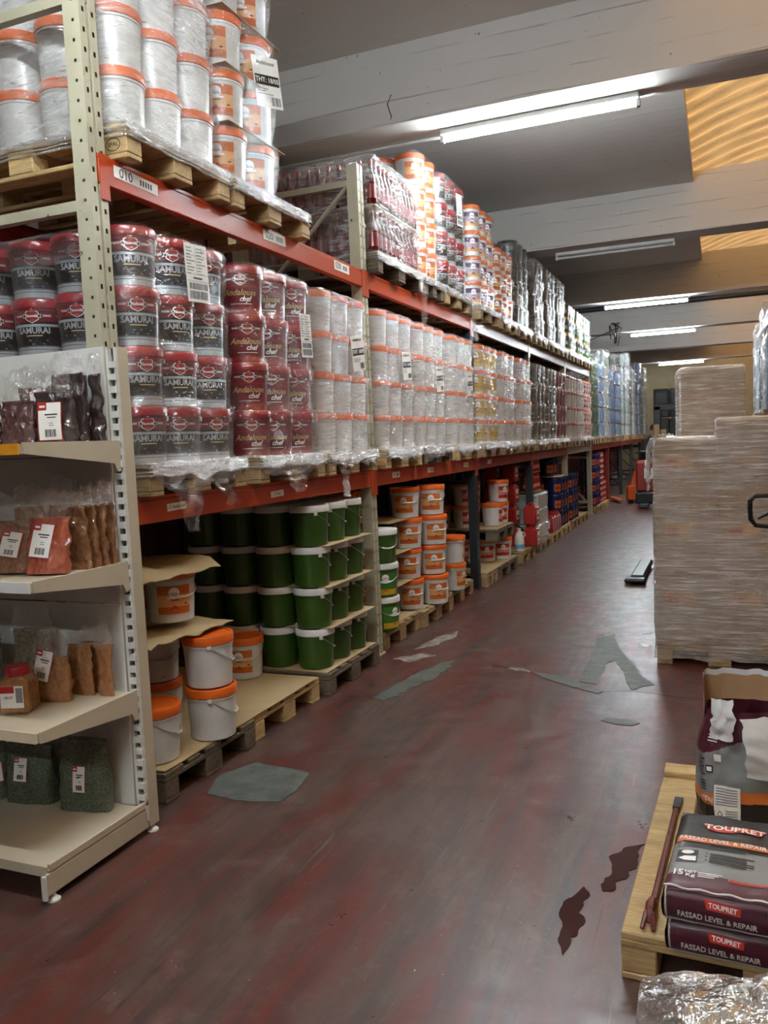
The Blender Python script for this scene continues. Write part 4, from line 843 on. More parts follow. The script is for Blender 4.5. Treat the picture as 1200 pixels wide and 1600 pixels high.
def gshelf(z, yf, tagc, split=None):
    s_ = gpart(MB().box(GX0, GX1-.012, yf, 2.668, z-.006, z, bev=.002), 'shelf_board', 'gondola_cream')
    for x in (GX1-.012, GX0-.002):
        br = MB(); br.add([(x, yf+.0, z+.006), (x, 2.683, z+.006), (x, 2.683, z-.115), (x, 2.665, z-.120), (x, 2.645, z-.085), (x, yf, z-.034)]+[(x+.010, yf, z+.006), (x+.010, 2.683, z+.006), (x+.010, 2.683, z-.115), (x+.010, 2.665, z-.120), (x+.010, 2.645, z-.085), (x+.010, yf, z-.034)],
            [(5, 4, 3, 2, 1, 0), (6, 7, 8, 9, 10, 11)]+[(i, (i+1) % 6, 6+(i+1) % 6, 6+i) for i in range(6)]); br.build('bracket', 'gondola_cream', gon, GO)
    fr = MB().box(GX0, GX1-.014, yf-.004, yf, z-.034, z); fr.build('front_lip', 'gondola_cream', gon, GO)
    MB().box(GX0, GX1-.020, yf-.010, yf-.004, z-.036, z+.003).build('price_rail', tagc, gon, GO)
gshelf(1.652, 2.185, 'orange_price'); gshelf(1.160, 2.185, 'white_foam'); gshelf(.622, 2.160, 'rail_cream')
base = MB().box(GX0, GX1-.012, 2.150, 2.668, .125, .133, bev=.002).box(GX0, GX1-.012, 2.146, 2.150, .095, .133); gpart(base, 'base_deck', 'gondola_cream')
gpart(MB().box(GX1-.014, GX1, 2.150, 2.705, .115, .145, bev=.003), 'deck_trim', 'gondola_cream'); gpart(MB().box(GX1-.016, GX1-.002, 2.135, 2.703, .028, .112, bev=.004), 'base_side', 'gondola_cream'); gpart(MB().box(GX1-.018, GX1-.001, 2.122, 2.134, .020, .108), 'end_cap', 'gondola_white')
gpart(MB().box(GX0, GX0+.016, 2.135, 2.765, .028, .112, bev=.004), 'base_side', 'gondola_cream')
for x in (GX1-.012, GX0+.012):
    for y in (2.17, 2.735): MB().lathe([(.0, 0), (.024, 0), (.024, .006), (.010, .016), (.007, .03), (0, .03)], 14).build('foot', 'gondola_white', gon, V((x, y, 0))+GO)
# ------------------------------------------------------------------ bags
def bag(x, y, z, w, d, h, hf, mat, label, rz=0, tilt=0, lab=None, seed=0, group=None, topm='film_bag', topw=1.0, lean=0):
    r = thing('spice_bag', label, 'bag', (x, y, z+d/2*abs(math.sin(tilt))), rz, group); r.rotation_euler.x = tilt
    def T(v): return (.86+.14*math.sin(min(1, v*2.2)*PI/2))*(1-.62*max(0, v-.35)/.65)
    def pt(a, v, o=0):
        c, s_ = math.cos(a), math.sin(a); xx = math.copysign(abs(c)**.42, c)*(w/2+o)*(1-.05*v); yy = math.copysign(abs(s_)**.75, s_)*(d/2*T(v)+o)
        k = .010*fn(xx*14, v*5+seed, yy*14, 1.2)+.004*fn(xx*40, v*14+seed, yy*40)
        return (xx+k*.6, yy+k*1.2+lean*v, max(0, v*hf+(.008*fn(xx*20, seed, yy*9) if v > .9 else 0)))
    m = MB(); m.grid(36, 15, lambda u, v: pt(2*PI*u, v), wrap=True)
    n0 = 36; m.add([pt(2*PI*k/36, 0) for k in range(36)], [tuple(range(36))[::-1]]); m.add([pt(2*PI*k/36, 1) for k in range(36)], [tuple(range(36))])
    m.build('contents', mat, r)
    t_ = MB()
    def rg(a, b, sd): return abs(fn(a, b, sd, 1.0))+.5*abs(fn(a*2.3, b*2.1, sd+3, 1.0))
    def wp(u, v):
        q_ = V(pt(2*PI*u, .12+v*.88, .004)); n_ = V((q_.x, q_.y*2, 0)); n_ = n_.normalized() if n_.length > 0 else n_
        return q_+n_*.010*rg(u*9, v*5, seed*1.3)
    for sgn in (-1, 1):
        t_.grid(26, 12, lambda u, v: ((u-.5)*w*(.97-.22*v*topw)+.012*fn(u*4, v*3, seed+sgn), sgn*(.006+.014*(1-v))+.020*(rg(u*5, v*4, seed*2+sgn)-.3)+lean+lean*.4*v, hf*.97+(h-hf)*v*(1+.35*fn(u*3.3, 0, seed*1.7))), 0, smooth=False)
    t_.build('clear_wrap', topm, r, angle=80)
    if lab:
        lx, lz, lw, lh, ang = lab; L = MB(); ca, sa = math.cos(ang), math.sin(ang)
        def f(a, b, o=.005):
            u_, v_ = lx+a*ca-b*sa, lz+a*sa+b*ca; vv = min(1, max(0, v_/hf)); e = min(.98, abs(2*u_/w))
            return V((u_, -(d/2*T(vv))*(1-e**4.8)**.4-o-.002+lean*vv, v_))
        def rc(a0, a1, b0, b1, mm, o): L.grid(6, 5, lambda u, v: f((a0+(a1-a0)*u)*lw, (b0+(b1-b0)*v)*lh, o), mm, smooth=False)
        rc(-.52, .52, -.52, .52, 1, .0045); rc(-.48, .48, -.5, .5, 0, .0055); rc(-.48, -.12, .30, .5, 1, .0065); rc(-.42, -.18, .37, .43, 0, .0072)
        rc(-.2, .34, .16, .20, 2, .0065); rc(-.1, .28, .09, .12, 2, .0065); rc(-.02, .16, -.06, -.04, 3, .0065); rc(-.02, .18, -.12, -.10, 3, .0065)
        for k in range(8): rc(-.2+.06*k, -.2+.06*k+(.03 if k % 3 else .045), -.42, -.22, 2, .0065)
        L.build('label', ['paper', 'red_print', 'black_ink', 'grey_ink'], r)
    return r
S1, S2, S3, S4 = 1.653, 1.161, .623, .134
def sy(px, y): return at(px, 660, y=y).x
# top shelf
bag(.062, 2.452, S1, .165, .05, .29, .20, 'powder_dark', 'dark brown spice bag with large white label on the top shelf', .25, 0, (-.01, .085, .095, .14, 0), 1)
bag(.048, 2.544, S1, .15, .036, .37, .27, 'powder_dark', 'tall dark bag just behind the labelled dark bag', .12, 0, None, 2); bag(.112, 2.624, S1, .06, .036, .36, .27, 'powder_dark', 'narrow dark bag squeezed at the upright, top shelf', 0, 0, None, 3); bag(.016, 2.626, S1, .11, .034, .36, .27, 'powder_dark', 'dark bag with tall clear top against the back panel', 0, 0, None, 4)
bag(-.112, 2.44, S1, .15, .06, .28, .17, 'powder_maroon', 'maroon spice bag, crumpled, beside the dark labelled bag', .18, 0, None, 5); bag(-.128, 2.547, S1, .16, .040, .32, .23, 'powder_maroon', 'maroon bag with red-white label standing behind crumpled ones', .12, 0, (.02, .19, .06, .06, .2), 6)
bag(-.292, 2.43, S1, .17, .07, .27, .17, 'powder_maroon', 'maroon bag with a rounded label by the crumpled bags', .15, 0, (.05, .09, .065, .08, .3), 7); bag(-.155, 2.628, S1, .18, .034, .32, .23, 'powder_maroon', 'brownish maroon bag against the back panel, top shelf', 0, 0, None, 8)
bag(-.52, 2.50, S1, .18, .07, .29, .19, 'powder_maroon', 'maroon bag farthest along the top shelf', .15, 0, None, 9)
# second shelf
bag(.062, 2.355, S2, .165, .06, .33, .215, 'powder_rust', 'bright rust-red powder bag with white label on the middle shelf', .28, -.14, (-.015, .125, .082, .125, -.12), 11, lean=.012)
bag(-.125, 2.350, S2, .170, .06, .32, .20, 'powder_brown', 'brown powder bag with tilted white label beside the rust-red bag', .28, -.14, (.015, .11, .08, .095, -.15), 12, lean=.012)
for i, (x, y, lb) in enumerate(((.095, 2.492, 'first'), (.100, 2.541, 'second'), (.103, 2.590, 'third'), (.105, 2.638, 'last'))): bag(x, y, S2, .085, .024, .31+.012*i, .25, 'powder_brown', 'slim brown bag, %s in the row behind the rust-red bag' % lb, .08, 0, None, 20+i)
bag(-.055, 2.585, S2, .16, .045, .36, .25, 'powder_tan', 'ochre bag behind the rust-red bag, against the panel', .05, 0, None, 15); bag(-.245, 2.585, S2, .16, .045, .34, .24, 'powder_tan', 'ochre bag with clear top behind the brown bag', .05, 0, None, 16); bag(-.42, 2.42, S2, .18, .07, .31, .20, 'powder_brown', 'brown bag farthest along the middle shelf', .2, -.1, None, 17)
# third shelf
bag(-.090, 2.492, S3, .15, .06, .30, .18, 'powder_tan', 'tan powder bag with angled label beside the plastic jar', .28, 0, (-.030, .15, .072, .12, -.22), 31)
for i, (x, y, w_) in enumerate(((-.035, 2.585, .12), (-.015, 2.636, .12), (.080, 2.60, .07))): bag(x, y, S3, w_, .026, .27+.015*i, .21, 'powder_tan', 'slim tan bag, %s behind the labelled tan bag' % ('first', 'second', 'last')[i], .06, 0, None, 33+i)
bag(-.30, 2.605, S3, .20, .05, .38, .26, 'powder_olive', 'olive grey bag with tall crumpled top against the panel', .05, 0, None, 37); bag(-.53, 2.55, S3, .18, .07, .32, .22, 'powder_olive', 'olive grey bag farther along the third shelf', .2, 0, None, 38)
q = at(18, 1118, z=S3)
J = thing('plastic_jar', 'square plastic jar of orange-brown powder with red screw lid', 'jar', (q.x-.01, q.y+.055, S3), .35)
MB().box(-.058, .058, -.058, .058, 0, .135, bev=.014).lathe([(.060, .128), (.050, .142), (.041, .148), (.041, .160)], 24).build('body', 'powder_tan', J)
for k in range(7): MB().box(.0575, .0605, -.03, .03, .03+.012*k, .035+.012*k).build('grip_rib', 'powder_tan', J)
MB().lathe([(.046, .150), (.047, .153), (.047, .178), (.044, .182), (0, .182)], 24).build('lid', 'red_plastic', J)
L = MB(); L.box(-.045, .045, -.0605, -.0592, .03, .115).box(-.045, .010, -.0612, -.0606, .088, .1145, 1).box(.016, .042, -.0612, -.0606, .05, .108, 2)
L.text('FRUIT', .013, lambda a, b: V((a-.012, -.0616, .070+b)), 3, .01)
L.build('label', ['paper', 'red_print', 'grey_ink', 'black_ink'], J)
# base deck
q = at(155, 1256, z=S4); bag(q.x-.02, 2.590, S4, .24, .088, .37, .30, 'herb_green', 'tall bag of green dried herbs standing at the shelf end', .10, 0, (.0, .14, .06, .105, 0), 41)
q = at(70, 1246, z=S4); bag(q.x-.03, 2.585, S4, .235, .10, .32, .25, 'herb_green', 'shorter bag of green dried herbs in the middle of the base deck', .12, 0, (-.02, .15, .065, .095, 0), 42)
q = at(5, 1245, z=S4); bag(q.x-.08, 2.578, S4, .22, .10, .30, .24, 'herb_green', 'bag of green dried herbs with grey label, partly hidden', .12, 0, (.07, .12, .06, .08, .1), 43)
# ------------------------------------------------------------------ wrapped carton stack
CY = 5.86; CX0 = 1.975
def pallet_y(x0, x1, y0, y1, z, label, mat):   # pallet whose end faces -y
    w = x1-x0; d = y1-y0; r = pallet(0, 0, w, z, label, mat, depth=d); r.location = ((x0+x1)/2, (y0+y1)/2, z); r.rotation_euler.z = -PI/2; return r
pallet_y(CX0+.015, CX0+.815, CY, CY+1.2, 0, 'pallet under the film-wrapped carton stack', 'wood')
def carton(x0, x1, y0, y1, z0, z1, label, rz=0, prints=()):
    r = thing('carton', label, 'box', ((x0+x1)/2, (y0+y1)/2, z0), rz); w, d, h = x1-x0, y1-y0, z1-z0
    MB().box(-w/2, w/2, -d/2, d/2, 0, h, bev=.006).build('body', 'carton', r)
    MB().box(-w/2+.01, w/2-.01, -.03, .03, h, h+.001).build('tape', 'cream_print', r)
    for (a, b, c, e) in prints:
        m = MB().box(a, b, -d/2-.0012, -d/2-.0002, c, e); m.box(a+.01, a+(b-a)*.45, -d/2-.002, -d/2-.0011, c+.01, e-.03, 1); m.box(a+(b-a)*.55, b-.01, -d/2-.002, -d/2-.0011, c+.02, e-.01, 2)
        m.build('carton_print', ['yellow_print', 'red_print', 'light_orange_print'], r)
    return r
hh = .465
for t_ in range(3):
    for i in range(2):
        for j in range(2):
            x0 = CX0+.012+.402*i; y0 = CY+.012+.585*j; z0 = .1455+hh*t_
            pr_ = [(-.13 if i == 0 else -.14, .05 if i == 0 else .06, .27, .37)] if j == 0 else []
            carton(x0, x0+.398, y0, y0+.58, z0, z0+hh-.003, 'wrapped brown carton, %s layer, %s' % (TN[3][t_], ('aisle-side front', 'aisle-side back', 'inner front', 'inner back')[i*2+j]), 0, pr_)
carton(CX0+.415, CX0+.80, CY+.01, CY+.6, .1455+3*hh, .1455+3*hh+.115, 'flat brown carton lying on the wrapped stack')
bx_ = carton(CX0+.135, CX0+.575, CY+.64, CY+1.02, .1455+3*hh+.002, 2.04, 'tall wrapped carton topping the carton stack', math.radians(7))
film_shell(CX0, CX0+.825, CY, CY+1.19, .10, .1455+3*hh+.005, 0, 'film_carton', 'streaky stretch film around the carton stack', 91, skirt=.06, cr=.02, step=.05, flare=.008, topin=.10, amp=.006, ragged=.03)
f = film_shell(-.226, .226, -.196, .196, 0, .50, 0, 'film_carton', 'streaky film around the topmost tall carton', 92, skirt=.0, cr=.015, step=.05, flare=.0, topin=.05, amp=.003, ragged=0)
f.location = bx_.location+V((0, 0, .004)); f.rotation_euler.z = math.radians(7)
film_shell(CX0+.40, CX0+.82, CY-.004, CY+.62, .1455+3*hh-.25, .1455+3*hh+.12, 0, 'film_carton', 'film band pulled over the flat carton', 93, skirt=.02, cr=.02, step=.05, flare=.0, topin=.05, amp=.008, ragged=.08)
# cardboard edge pieces and dangling film on the corner
for (px, h_, dx, lb) in ((1017, .10, 0, 'taller brown cardboard edge piece on the stack corner'), (1026, .065, .035, 'shorter brown cardboard edge piece on the stack corner')):
    m = MB().box(-.02, .02, 0, .004, 0, h_).box(-.02, -.016, 0, .05, 0, h_); tag(m.build('edge_protector', 'carton', None, (CX0+.03+dx*1.2, CY+.02+dx, .1455+3*hh+.008)), lb, 'cardboard')
dm = MB()
for s_, (w_, l_, sd_) in enumerate(((.05, .30, 1), (.035, .22, 5), (.03, .36, 9))):
    dm.grid(7, 14, lambda u, v: (CX0+.02+(u-.5)*w_*(1-.4*v)-.045*math.sin(min(1, v*1.5)*PI/2)+.018*fn(u*3, v*5, sd_), CY-.022-.02*s_*.5+.02*fn(u*3, v*4, sd_+3), .1455+3*hh+.02-l_*v**1.3+.012*fn(u*5, v*6, sd_+7)))
dm.grid(12, 8, lambda u, v: (CX0+.0+.14*u, CY-.012+.10*v+.01*fn(u*4, v*4, 3), .1455+3*hh+.025+.03*abs(fn(u*4, v*4, 9, 1.5))), 0)
tag(dm.build('loose_film', 'film_sheet', angle=80), 'bunched loose film hanging from the carton stack corner', 'plastic film')
for px, py, s_, lb in ((1150, 1052, .05, 'torn scrap of film on the floor before the carton stack'), (1093, 1030, .035, 'film tail poking from under the wrapped cartons'), (1012, 990, .04, 'pale scrap of film lying beside the carton stack'), (1008, 1010, .045, 'curled clear film scrap beside the carton stack')):
    q = at(px, py, z=0); m = MB(); m.grid(8, 6, lambda u, v: (q.x+(u-.5)*2*s_, q.y+(v-.5)*1.6*s_*(1+.5*math.sin(u*5)), .004+.020*abs(fn(u*4, v*4, px)))); tag(m.build('film_scrap', 'film_sheet', angle=80), lb, 'plastic scrap')
# ------------------------------------------------------------------ hand pallet truck, mostly out of frame
hq = at(1172, 802, y=5.2)
ht = thing('pallet_truck', 'black looped handle of a pallet truck before the wrapped cartons', 'pallet truck', (hq.x+.42, 5.2, 0))
o_ = -V((hq.x+.42, 5.2, 0))
lp = [hq+V((.0, 0, .02)), hq+V((.0, 0, .075)), hq+V((.025, 0, .10)), hq+V((.16, .0, .105)), hq+V((.20, 0, .08)), hq+V((.20, 0, -.02)), hq+V((.12, 0, -.08)), hq+V((.03, 0, -.07)), hq+V((.003, 0, -.035))]
MB().tube([p_+o_ for p_ in lp], .014, 8, close=True).tube([hq+o_+V((.04, 0, -.03)), hq+o_+V((.10, 0, .0))], .010, 6).build('handle', 'black_metal', ht)
MB().tube([hq+o_+V((.13, 0, -.06)), V((.02, 0, .16))], .020, 8).build('drawbar', 'black_metal', ht)
MB().box(-.06, .10, -.08, .08, .10, .34, bev=.02).tube([(.02, -.06, .09), (.02, .06, .09)], .085, 14).build('pump', 'jack_orange', ht)
for s_ in (-1, 1): MB().box(.10, 1.25, s_*.19-.08, s_*.19+.08, .05, .085, bev=.01).tube([(1.1, s_*.19-.05, .04), (1.1, s_*.19+.05, .04)], .038, 10).build('fork', 'jack_orange', ht)
MB().box(.08, .14, -.27, .27, .05, .20, bev=.01).build('crossbar', 'jack_orange', ht)
# ------------------------------------------------------------------ foreground pallet with sacks
FP = thing('pallet', 'pale new pallet carrying the plaster sacks and crowbar', 'pallet', (2.125, 2.37, 0), -.04)
def fpart(nm, x0, x1, y0, y1, z0, z1, mat='wood_light'): return MB().box(x0, x1, y0, y1, z0, z1, bev=.004).build(nm, mat, FP)
for x0, x1 in ((0, .145), (.163, .263), (.328, .473), (.537, .637), (.655, .80)): fpart('top_board', x0, x1, 0, 1.2, .122, .144)
for y0 in (0, .527, 1.055):
    fpart('cross_board', -.002, .802, y0, y0+.145, .100, .122)
    for x0, x1 in ((0, .1), (.328, .473), (.70, .80)): fpart('block', x0, x1, y0+.002, y0+.143, .022, .100)
for x0, x1 in ((0, .1), (.328, .473), (.70, .80)): fpart('bottom_board', x0, x1, 0, 1.2, 0, .022)
k_ = at(1042, 1182, z=.155); tag(MB().box(0, .62, -.05, .05, 0, .024, bev=.004).build('plank', 'wood_light', None, (k_.x+.0, 3.60, .1445)), 'loose pale plank lying across the far end of the sack pallet', 'plank')
# crowbar
a, b = at(1061, 1246, z=.155), at(1014, 1440, z=.155); a.z = b.z = .157; d = (b-a).normalized(); n = V((-d.y, d.x, 0))
cb = thing('crowbar', 'rusty red crowbar lying on the pale pallet beside sacks', 'crowbar', (a+b)/2); o_ = -(a+b)/2
MB().tube([a+o_+d*.10, a+o_+d*.3, b+o_-d*.17, b+o_-d*.10], .0105, 6).build('shaft', 'crow_red', cb)
MB().add([a+o_+n*.015-V((0, 0, .006)), a+o_-n*.015-V((0, 0, .006)), a+o_+n*.012+d*.12-V((0, 0, .010)), a+o_-n*.012+d*.12-V((0, 0, .010)), a+o_+n*.015, a+o_-n*.015, a+o_+n*.012+d*.12+V((0, 0, .012)), a+o_-n*.012+d*.12+V((0, 0, .012))], [(0, 1, 3, 2), (4, 6, 7, 5), (0, 4, 5, 1), (2, 3, 7, 6), (0, 2, 6, 4), (1, 5, 7, 3)]).build('chisel_tip', 'dark_steel', cb)
cl_ = [b+o_-d*.11+V((0, 0, 0)), b+o_-d*.08+V((0, 0, .022)), b+o_-d*.045+V((0, 0, .030)), b+o_-d*.015+V((0, 0, .020)), b+o_+d*.01]
m = MB(); m.tube(cl_, [.011, .012, .015, .014, .008], 6)
for s_ in (-1, 1): m.tube([cl_[3]+n*.008*s_, cl_[4]+n*.016*s_+d*.025-V((0, 0, .006))], [.009, .006], 6)
m.build('claw', 'crow_red', cb)
# lying sacks
SW, SL, SHT = .315, .50, .098
def sack_top(a, b):          # a,b in 0..1 -> point on top skin
    ea = min(a, 1-a); eb = min(b, 1-b); dr = .016*max(0, 1-ea/.10)**2+.010*max(0, 1-eb/.08)**2
    return V(((a-.5)*SW, b*SL, SHT-dr+.006*fn(a*4, b*4, 1, 1)+.006*math.sin(a*PI)*math.sin(b*PI)))
def sack_front(a, c):        # a across, c up 0..1
    e = max(0, 1-min(c, 1-c)/.15)**2*.008
    return V(((a-.5)*SW*(1-.02*abs(c-.5)), e-.010*math.sin(c*PI)+.004*fn(a*6, c*2, 3), c*(SHT-.010)))
def sack(loc, rz, label, seed, full):
    r = thing('plaster_sack', label, 'sack', loc, rz); m = MB()
    def mt(u, v):
        lim = .16+.02*math.sin(u*7)
        return 0 if v < lim else (1 if v < .545-.07*u else 2)
    m.grid(28, 44, sack_top, mfun=mt)
    m.grid(28, 9, sack_front, mfun=lambda u, v: 3 if u > .845 else 0)
    def side(s_): return lambda t_, c: V((s_*(SW/2+.008*math.sin(c*PI)+.004*fn(t_*6, c*3, s_)), t_*SL, c*(SHT-.016)+.0))
    m.grid(14, 7, lambda t_, c: side(-1)(1-t_, c), 0); m.grid(14, 7, side(1), 3); m.grid(10, 5, lambda u, c: V(((.5-u)*SW, SL+.006*math.sin(c*PI), c*(SHT-.012))), 3)
    m.add([(-SW/2, 0, .0), (SW/2, 0, .0), (SW/2, SL, .0), (-SW/2, SL, .0)], [(3, 2, 1, 0)], 3)
    m.build('paper_shell', ['maroon_sack', 'grey_sack', 'black_sack', 'white_sack'], r, angle=70)
    # white glued edges of the block bottom
    e = MB(); top = [sack_front(i/20, 1)+V((0, -.002, .005+.003*math.sin(i*1.3))) for i in range(18)]; e.tube(top, .0035, 5)
    e.tube([sack_front(.03, c/8)+V((-.004, -.003, .004)) for c in range(9)], .003, 5); e.build('white_edge', 'white_sack', r)
    pr_ = MB(); F = lambda a, b: sack_front(.5+a/SW, .5+b/(SHT-.01))+V((0, -.0022, 0)); 
    def quad(fm, pts, mm, o): pr_.add([fm(*p_)+o for p_ in pts], [(0, 1, 2, 3)], mm)
    fo = V((0, -.0008, 0))
    quad(F, [(-.045, .008), (.040, .004), (.042, .026), (-.052, .034)], 1, V((0, 0, 0)))
    pr_.text('TOUPRET', .0185, lambda a, b: F(a-.004, b+.018-.06*a)+fo, 0, .03, 0, .9)
    pr_.text('FASSAD LEVEL & REPAIR', .0245, lambda a, b: F(a-.020, b-.020-.02*a)+fo, 0, .022, 0, .78)
    for k in range(2): quad(F, [(-.140+.24*k*1.0, -.03), (-.136+.24*k, -.03), (-.136+.24*k, .025), (-.140+.24*k, .025)], 3, V((0, 0, 0)))
    pr_.build('front_print', ['white_print', 'logo_red', 'orange_sack', 'black_ink'], r); pr_ = MB()
    if full:
        T = lambda a, b: sack_top(.5+a/SW, .5+b/SL)+V((0, 0, .0022)); to = V((0, 0, .0008))
        def strip(a0, a1, b0, b1, mm, o=V((0, 0, 0)), n=8): pr_.grid(n, 3, lambda u, v: T(a0+(a1-a0)*u, b0+(b1-b0)*v)+o, mm, smooth=False)
        pr_.grid(10, 3, lambda u, v: T(-.075+.165*u+(.012*(v-.5)*2*(1 if u > .5 else -1)), .115+.035*v-.006*math.sin(u*PI*2))+V((0, 0, .0005)), 1, smooth=False)
        pr_.text('TOUPRET', .040, lambda a, b: T(a+.008, b+.133)+to*2, 0, .03, 0, 1.0)
        pr_.grid(14, 3, lambda u, v: T(-.150+(.235+.06*(1-v))*u, .020+.036*v)+V((0, 0, .0004)), 2, smooth=False)
        pr_.text('FASSAD LEVEL & REPAIR', .0330, lambda a, b: T(a-.022, b+.039)+to*2, 0, .022, 0, .70)
        for k in range(3): strip(-.145, .085-.02*k, .006-.013*k, .013-.013*k, 3)
        for k, yb in enumerate((-.055, -.075, -.095)):
            strip(-.062, -.056, yb, yb+.006, 3); strip(-.05, .07-.02*(k % 2), yb, yb+.006, 3); strip(-.05, .05+.02*(k % 2), yb-.0085, yb-.003, 3)
        for yb in (-.055, -.092): strip(-.140, -.082, yb-.018, yb+.016, 3, n=3); pr_.poly([T(-.111+.018*math.cos(i*PI/6), yb-.001+.012*math.sin(i*PI/6))+to*1.5 for i in range(12)], 0) if yb > -.07 else pr_.poly([T(*p_)+to*1.5 for p_ in ((-.135, yb), (-.118, yb-.012), (-.086, yb-.012), (-.086, yb+.012), (-.118, yb+.012))], 0)
        pr_.text('15', .040, lambda a, b: T(a-.128, b-.172)+to, 0, .03, 0, .8); pr_.text('NET', .017, lambda a, b: T(a-.094, b-.163)+to, 0, .02); pr_.text('Kg', .024, lambda a, b: T(a-.094, b-.181)+to, 0, .02)
        for k in range(3): strip(-.074, -.01-.01*k, -.164-.009*k, -.160-.009*k, 0, n=4)
        for k in range(2): strip(.01, .12-.02*k, -.178-.009*k, -.173-.009*k, 1, n=4)
    if full: pr_.build('top_print', ['white_print', 'logo_red', 'orange_sack', 'black_ink'], r)
    return r
s0 = at(1035, 1470, z=.15)
sl_ = V((2.258+SW/2, 2.315, .1455)); sack(sl_, -.05, 'maroon and grey plaster sack, lower of two lying sacks', 1, False); sack(sl_+V((-.008, -.012, .099)), -.06, 'maroon grey and black plaster sack on top, printed face up', 2, True)
# opened standing sack
so_ = V((2.475, 3.205, .1455)); OS = thing('plaster_sack', 'opened plaster sack standing upright with torn white paper mouth', 'sack', so_, .15)
HS = .44
def os_pt(u, v, o=0):
    a = 2*PI*u; c, s_ = math.cos(a), math.sin(a); rx = .150*(1-.16*max(0, v-.55)/.45+.06*math.sin(v*PI))+o; ry = .115*(1-.30*max(0, v-.45)/.55+.06*math.sin(v*PI))+o
    k = .012*fn(c*2.2, s_*2.2, v*3, 1.2)+.006*fn(c*5, s_*5, v*8, 1); ca = math.copysign(abs(c)**.7, c); sa = math.copysign(abs(s_)**.7, s_)
    return V((ca*(rx+k), sa*(ry+k), v*HS))
def os_mat(u, v):
    w = v+.035*math.sin(2*PI*u*2+1.0)
    return 0 if w < .24 else (1 if w < .34 else (2 if w < .72+.05*math.sin(9*u) else 3))
m = MB(); m.grid(150, 110, os_pt, mfun=os_mat, wrap=True); m.add([os_pt(k/64, 0) for k in range(64)], [tuple(range(64))[::-1]], 0); m.build('paper_shell', ['black_sack', 'orange_sack', 'grey_sack', 'maroon_sack'], OS, angle=70)
def flap(name, mat, u0, u1, v0, f, n=(12, 9)): mm = MB(); mm.grid(n[0], n[1], lambda a, b: f(u0+(u1-u0)*a, b)); mm.build(name, mat, OS, angle=80)
# kraft inner mouth with white rim at the back, white torn flaps in front
flap('inner_paper', 'kraft', .02, .52, 1, lambda u, b: os_pt(u, .90)+V((0, .012+.03*b, b*.130+.014*fn(u*20, b*3, 2))), (18, 9))
flap('white_rim', 'white_sack', .02, .52, 1, lambda u, b: os_pt(u, .90)+V((0, .040, .125+.022*b+.010*fn(u*20, 3, 2))), (18, 3))
flap('white_rim', 'white_sack', .46, .52, 1, lambda u, b: os_pt(u, .92)+V((-.004, .012, .13*b+.01*fn(u*20, b*3, 4))), (5, 6))
def crum(u, b, sd): return V((.016*fn(u*16, b*5, sd, 1.2), .016*fn(u*14, b*6, sd+3, 1.2), .014*fn(u*12, b*5, sd+6)))
flap('torn_flap', 'white_sack', .735, .965, 1, lambda u, b: os_pt(u, .93-(.52-.9*abs(u-.86))*b, .014)+V((.02*b, -.028*math.sin(b*PI)-.012, .02*(1-b)))+crum(u, b, 6), (18, 16))
flap('torn_flap', 'white_sack', .56, .70, 1, lambda u, b: os_pt(u, 1.0-.22*b, .006)+V((.015, -.012-.012*math.sin(b*PI), .045*(1-b)))+crum(u*1.5, b, 16), (12, 10))
flap('torn_flap', 'white_sack', .90, 1.04, 1, lambda u, b: os_pt(u % 1, 1-.25*b, .01)+V((.01, -.01, .05*(1-b)))+crum(u, b, 26), (10, 9))
pr_ = MB(); O = lambda u, v: os_pt(u, v, .003)
def ostrip(u0, u1, v0, v1, mm, o=.003, n=8): pr_.grid(n, 3, lambda a, b: os_pt(u0+(u1-u0)*a, v0+(v1-v0)*b, o), mm, smooth=False)
for k in range(5): ostrip(.535, .60-.008*(k % 2), .60-.032*k, .612-.032*k, 3)
for k in range(4): ostrip(.54, .60, .42-.025*k, .43-.025*k, 3)
ostrip(.645, .735, .05, .41, 0, .006, 10)
for k in range(7): ostrip(.652, .728, .38-.022*k, .388-.022*k, 4, .0075)
for k in range(4): ostrip(.69, .728, .20-.02*k, .208-.02*k, 4, .0075)
for vc in (.11, .17): pr_.grid(2, 2, lambda a, b: os_pt(.668+(a-b)*.010, vc+(a+b-1)*.030, .0078), 3, smooth=False); pr_.grid(2, 2, lambda a, b: os_pt(.668+(a-b)*.007, vc+(a+b-1)*.021, .0085), 0, smooth=False)
ostrip(.607, .637, .50, .56, 3, .004); ostrip(.612, .632, .512, .548, 0, .005); ostrip(.645, .675, .60, .66, 0, .004)
vs_, fs_ = text2d('FASSAD', .02, 0, 'CENTER')
pr_.add([os_pt(.588-x*.030, .275-y*.062, .004) for x, y in vs_], fs_, 0)
for k in range(3): ostrip(.60, .655, .80-.022*k, .808-.022*k, 0, .004)
o = pr_.build('print', ['white_print', 'logo_red', 'orange_sack', 'black_ink', 'grey_ink'], OS); o['kind'] = 'stuff'
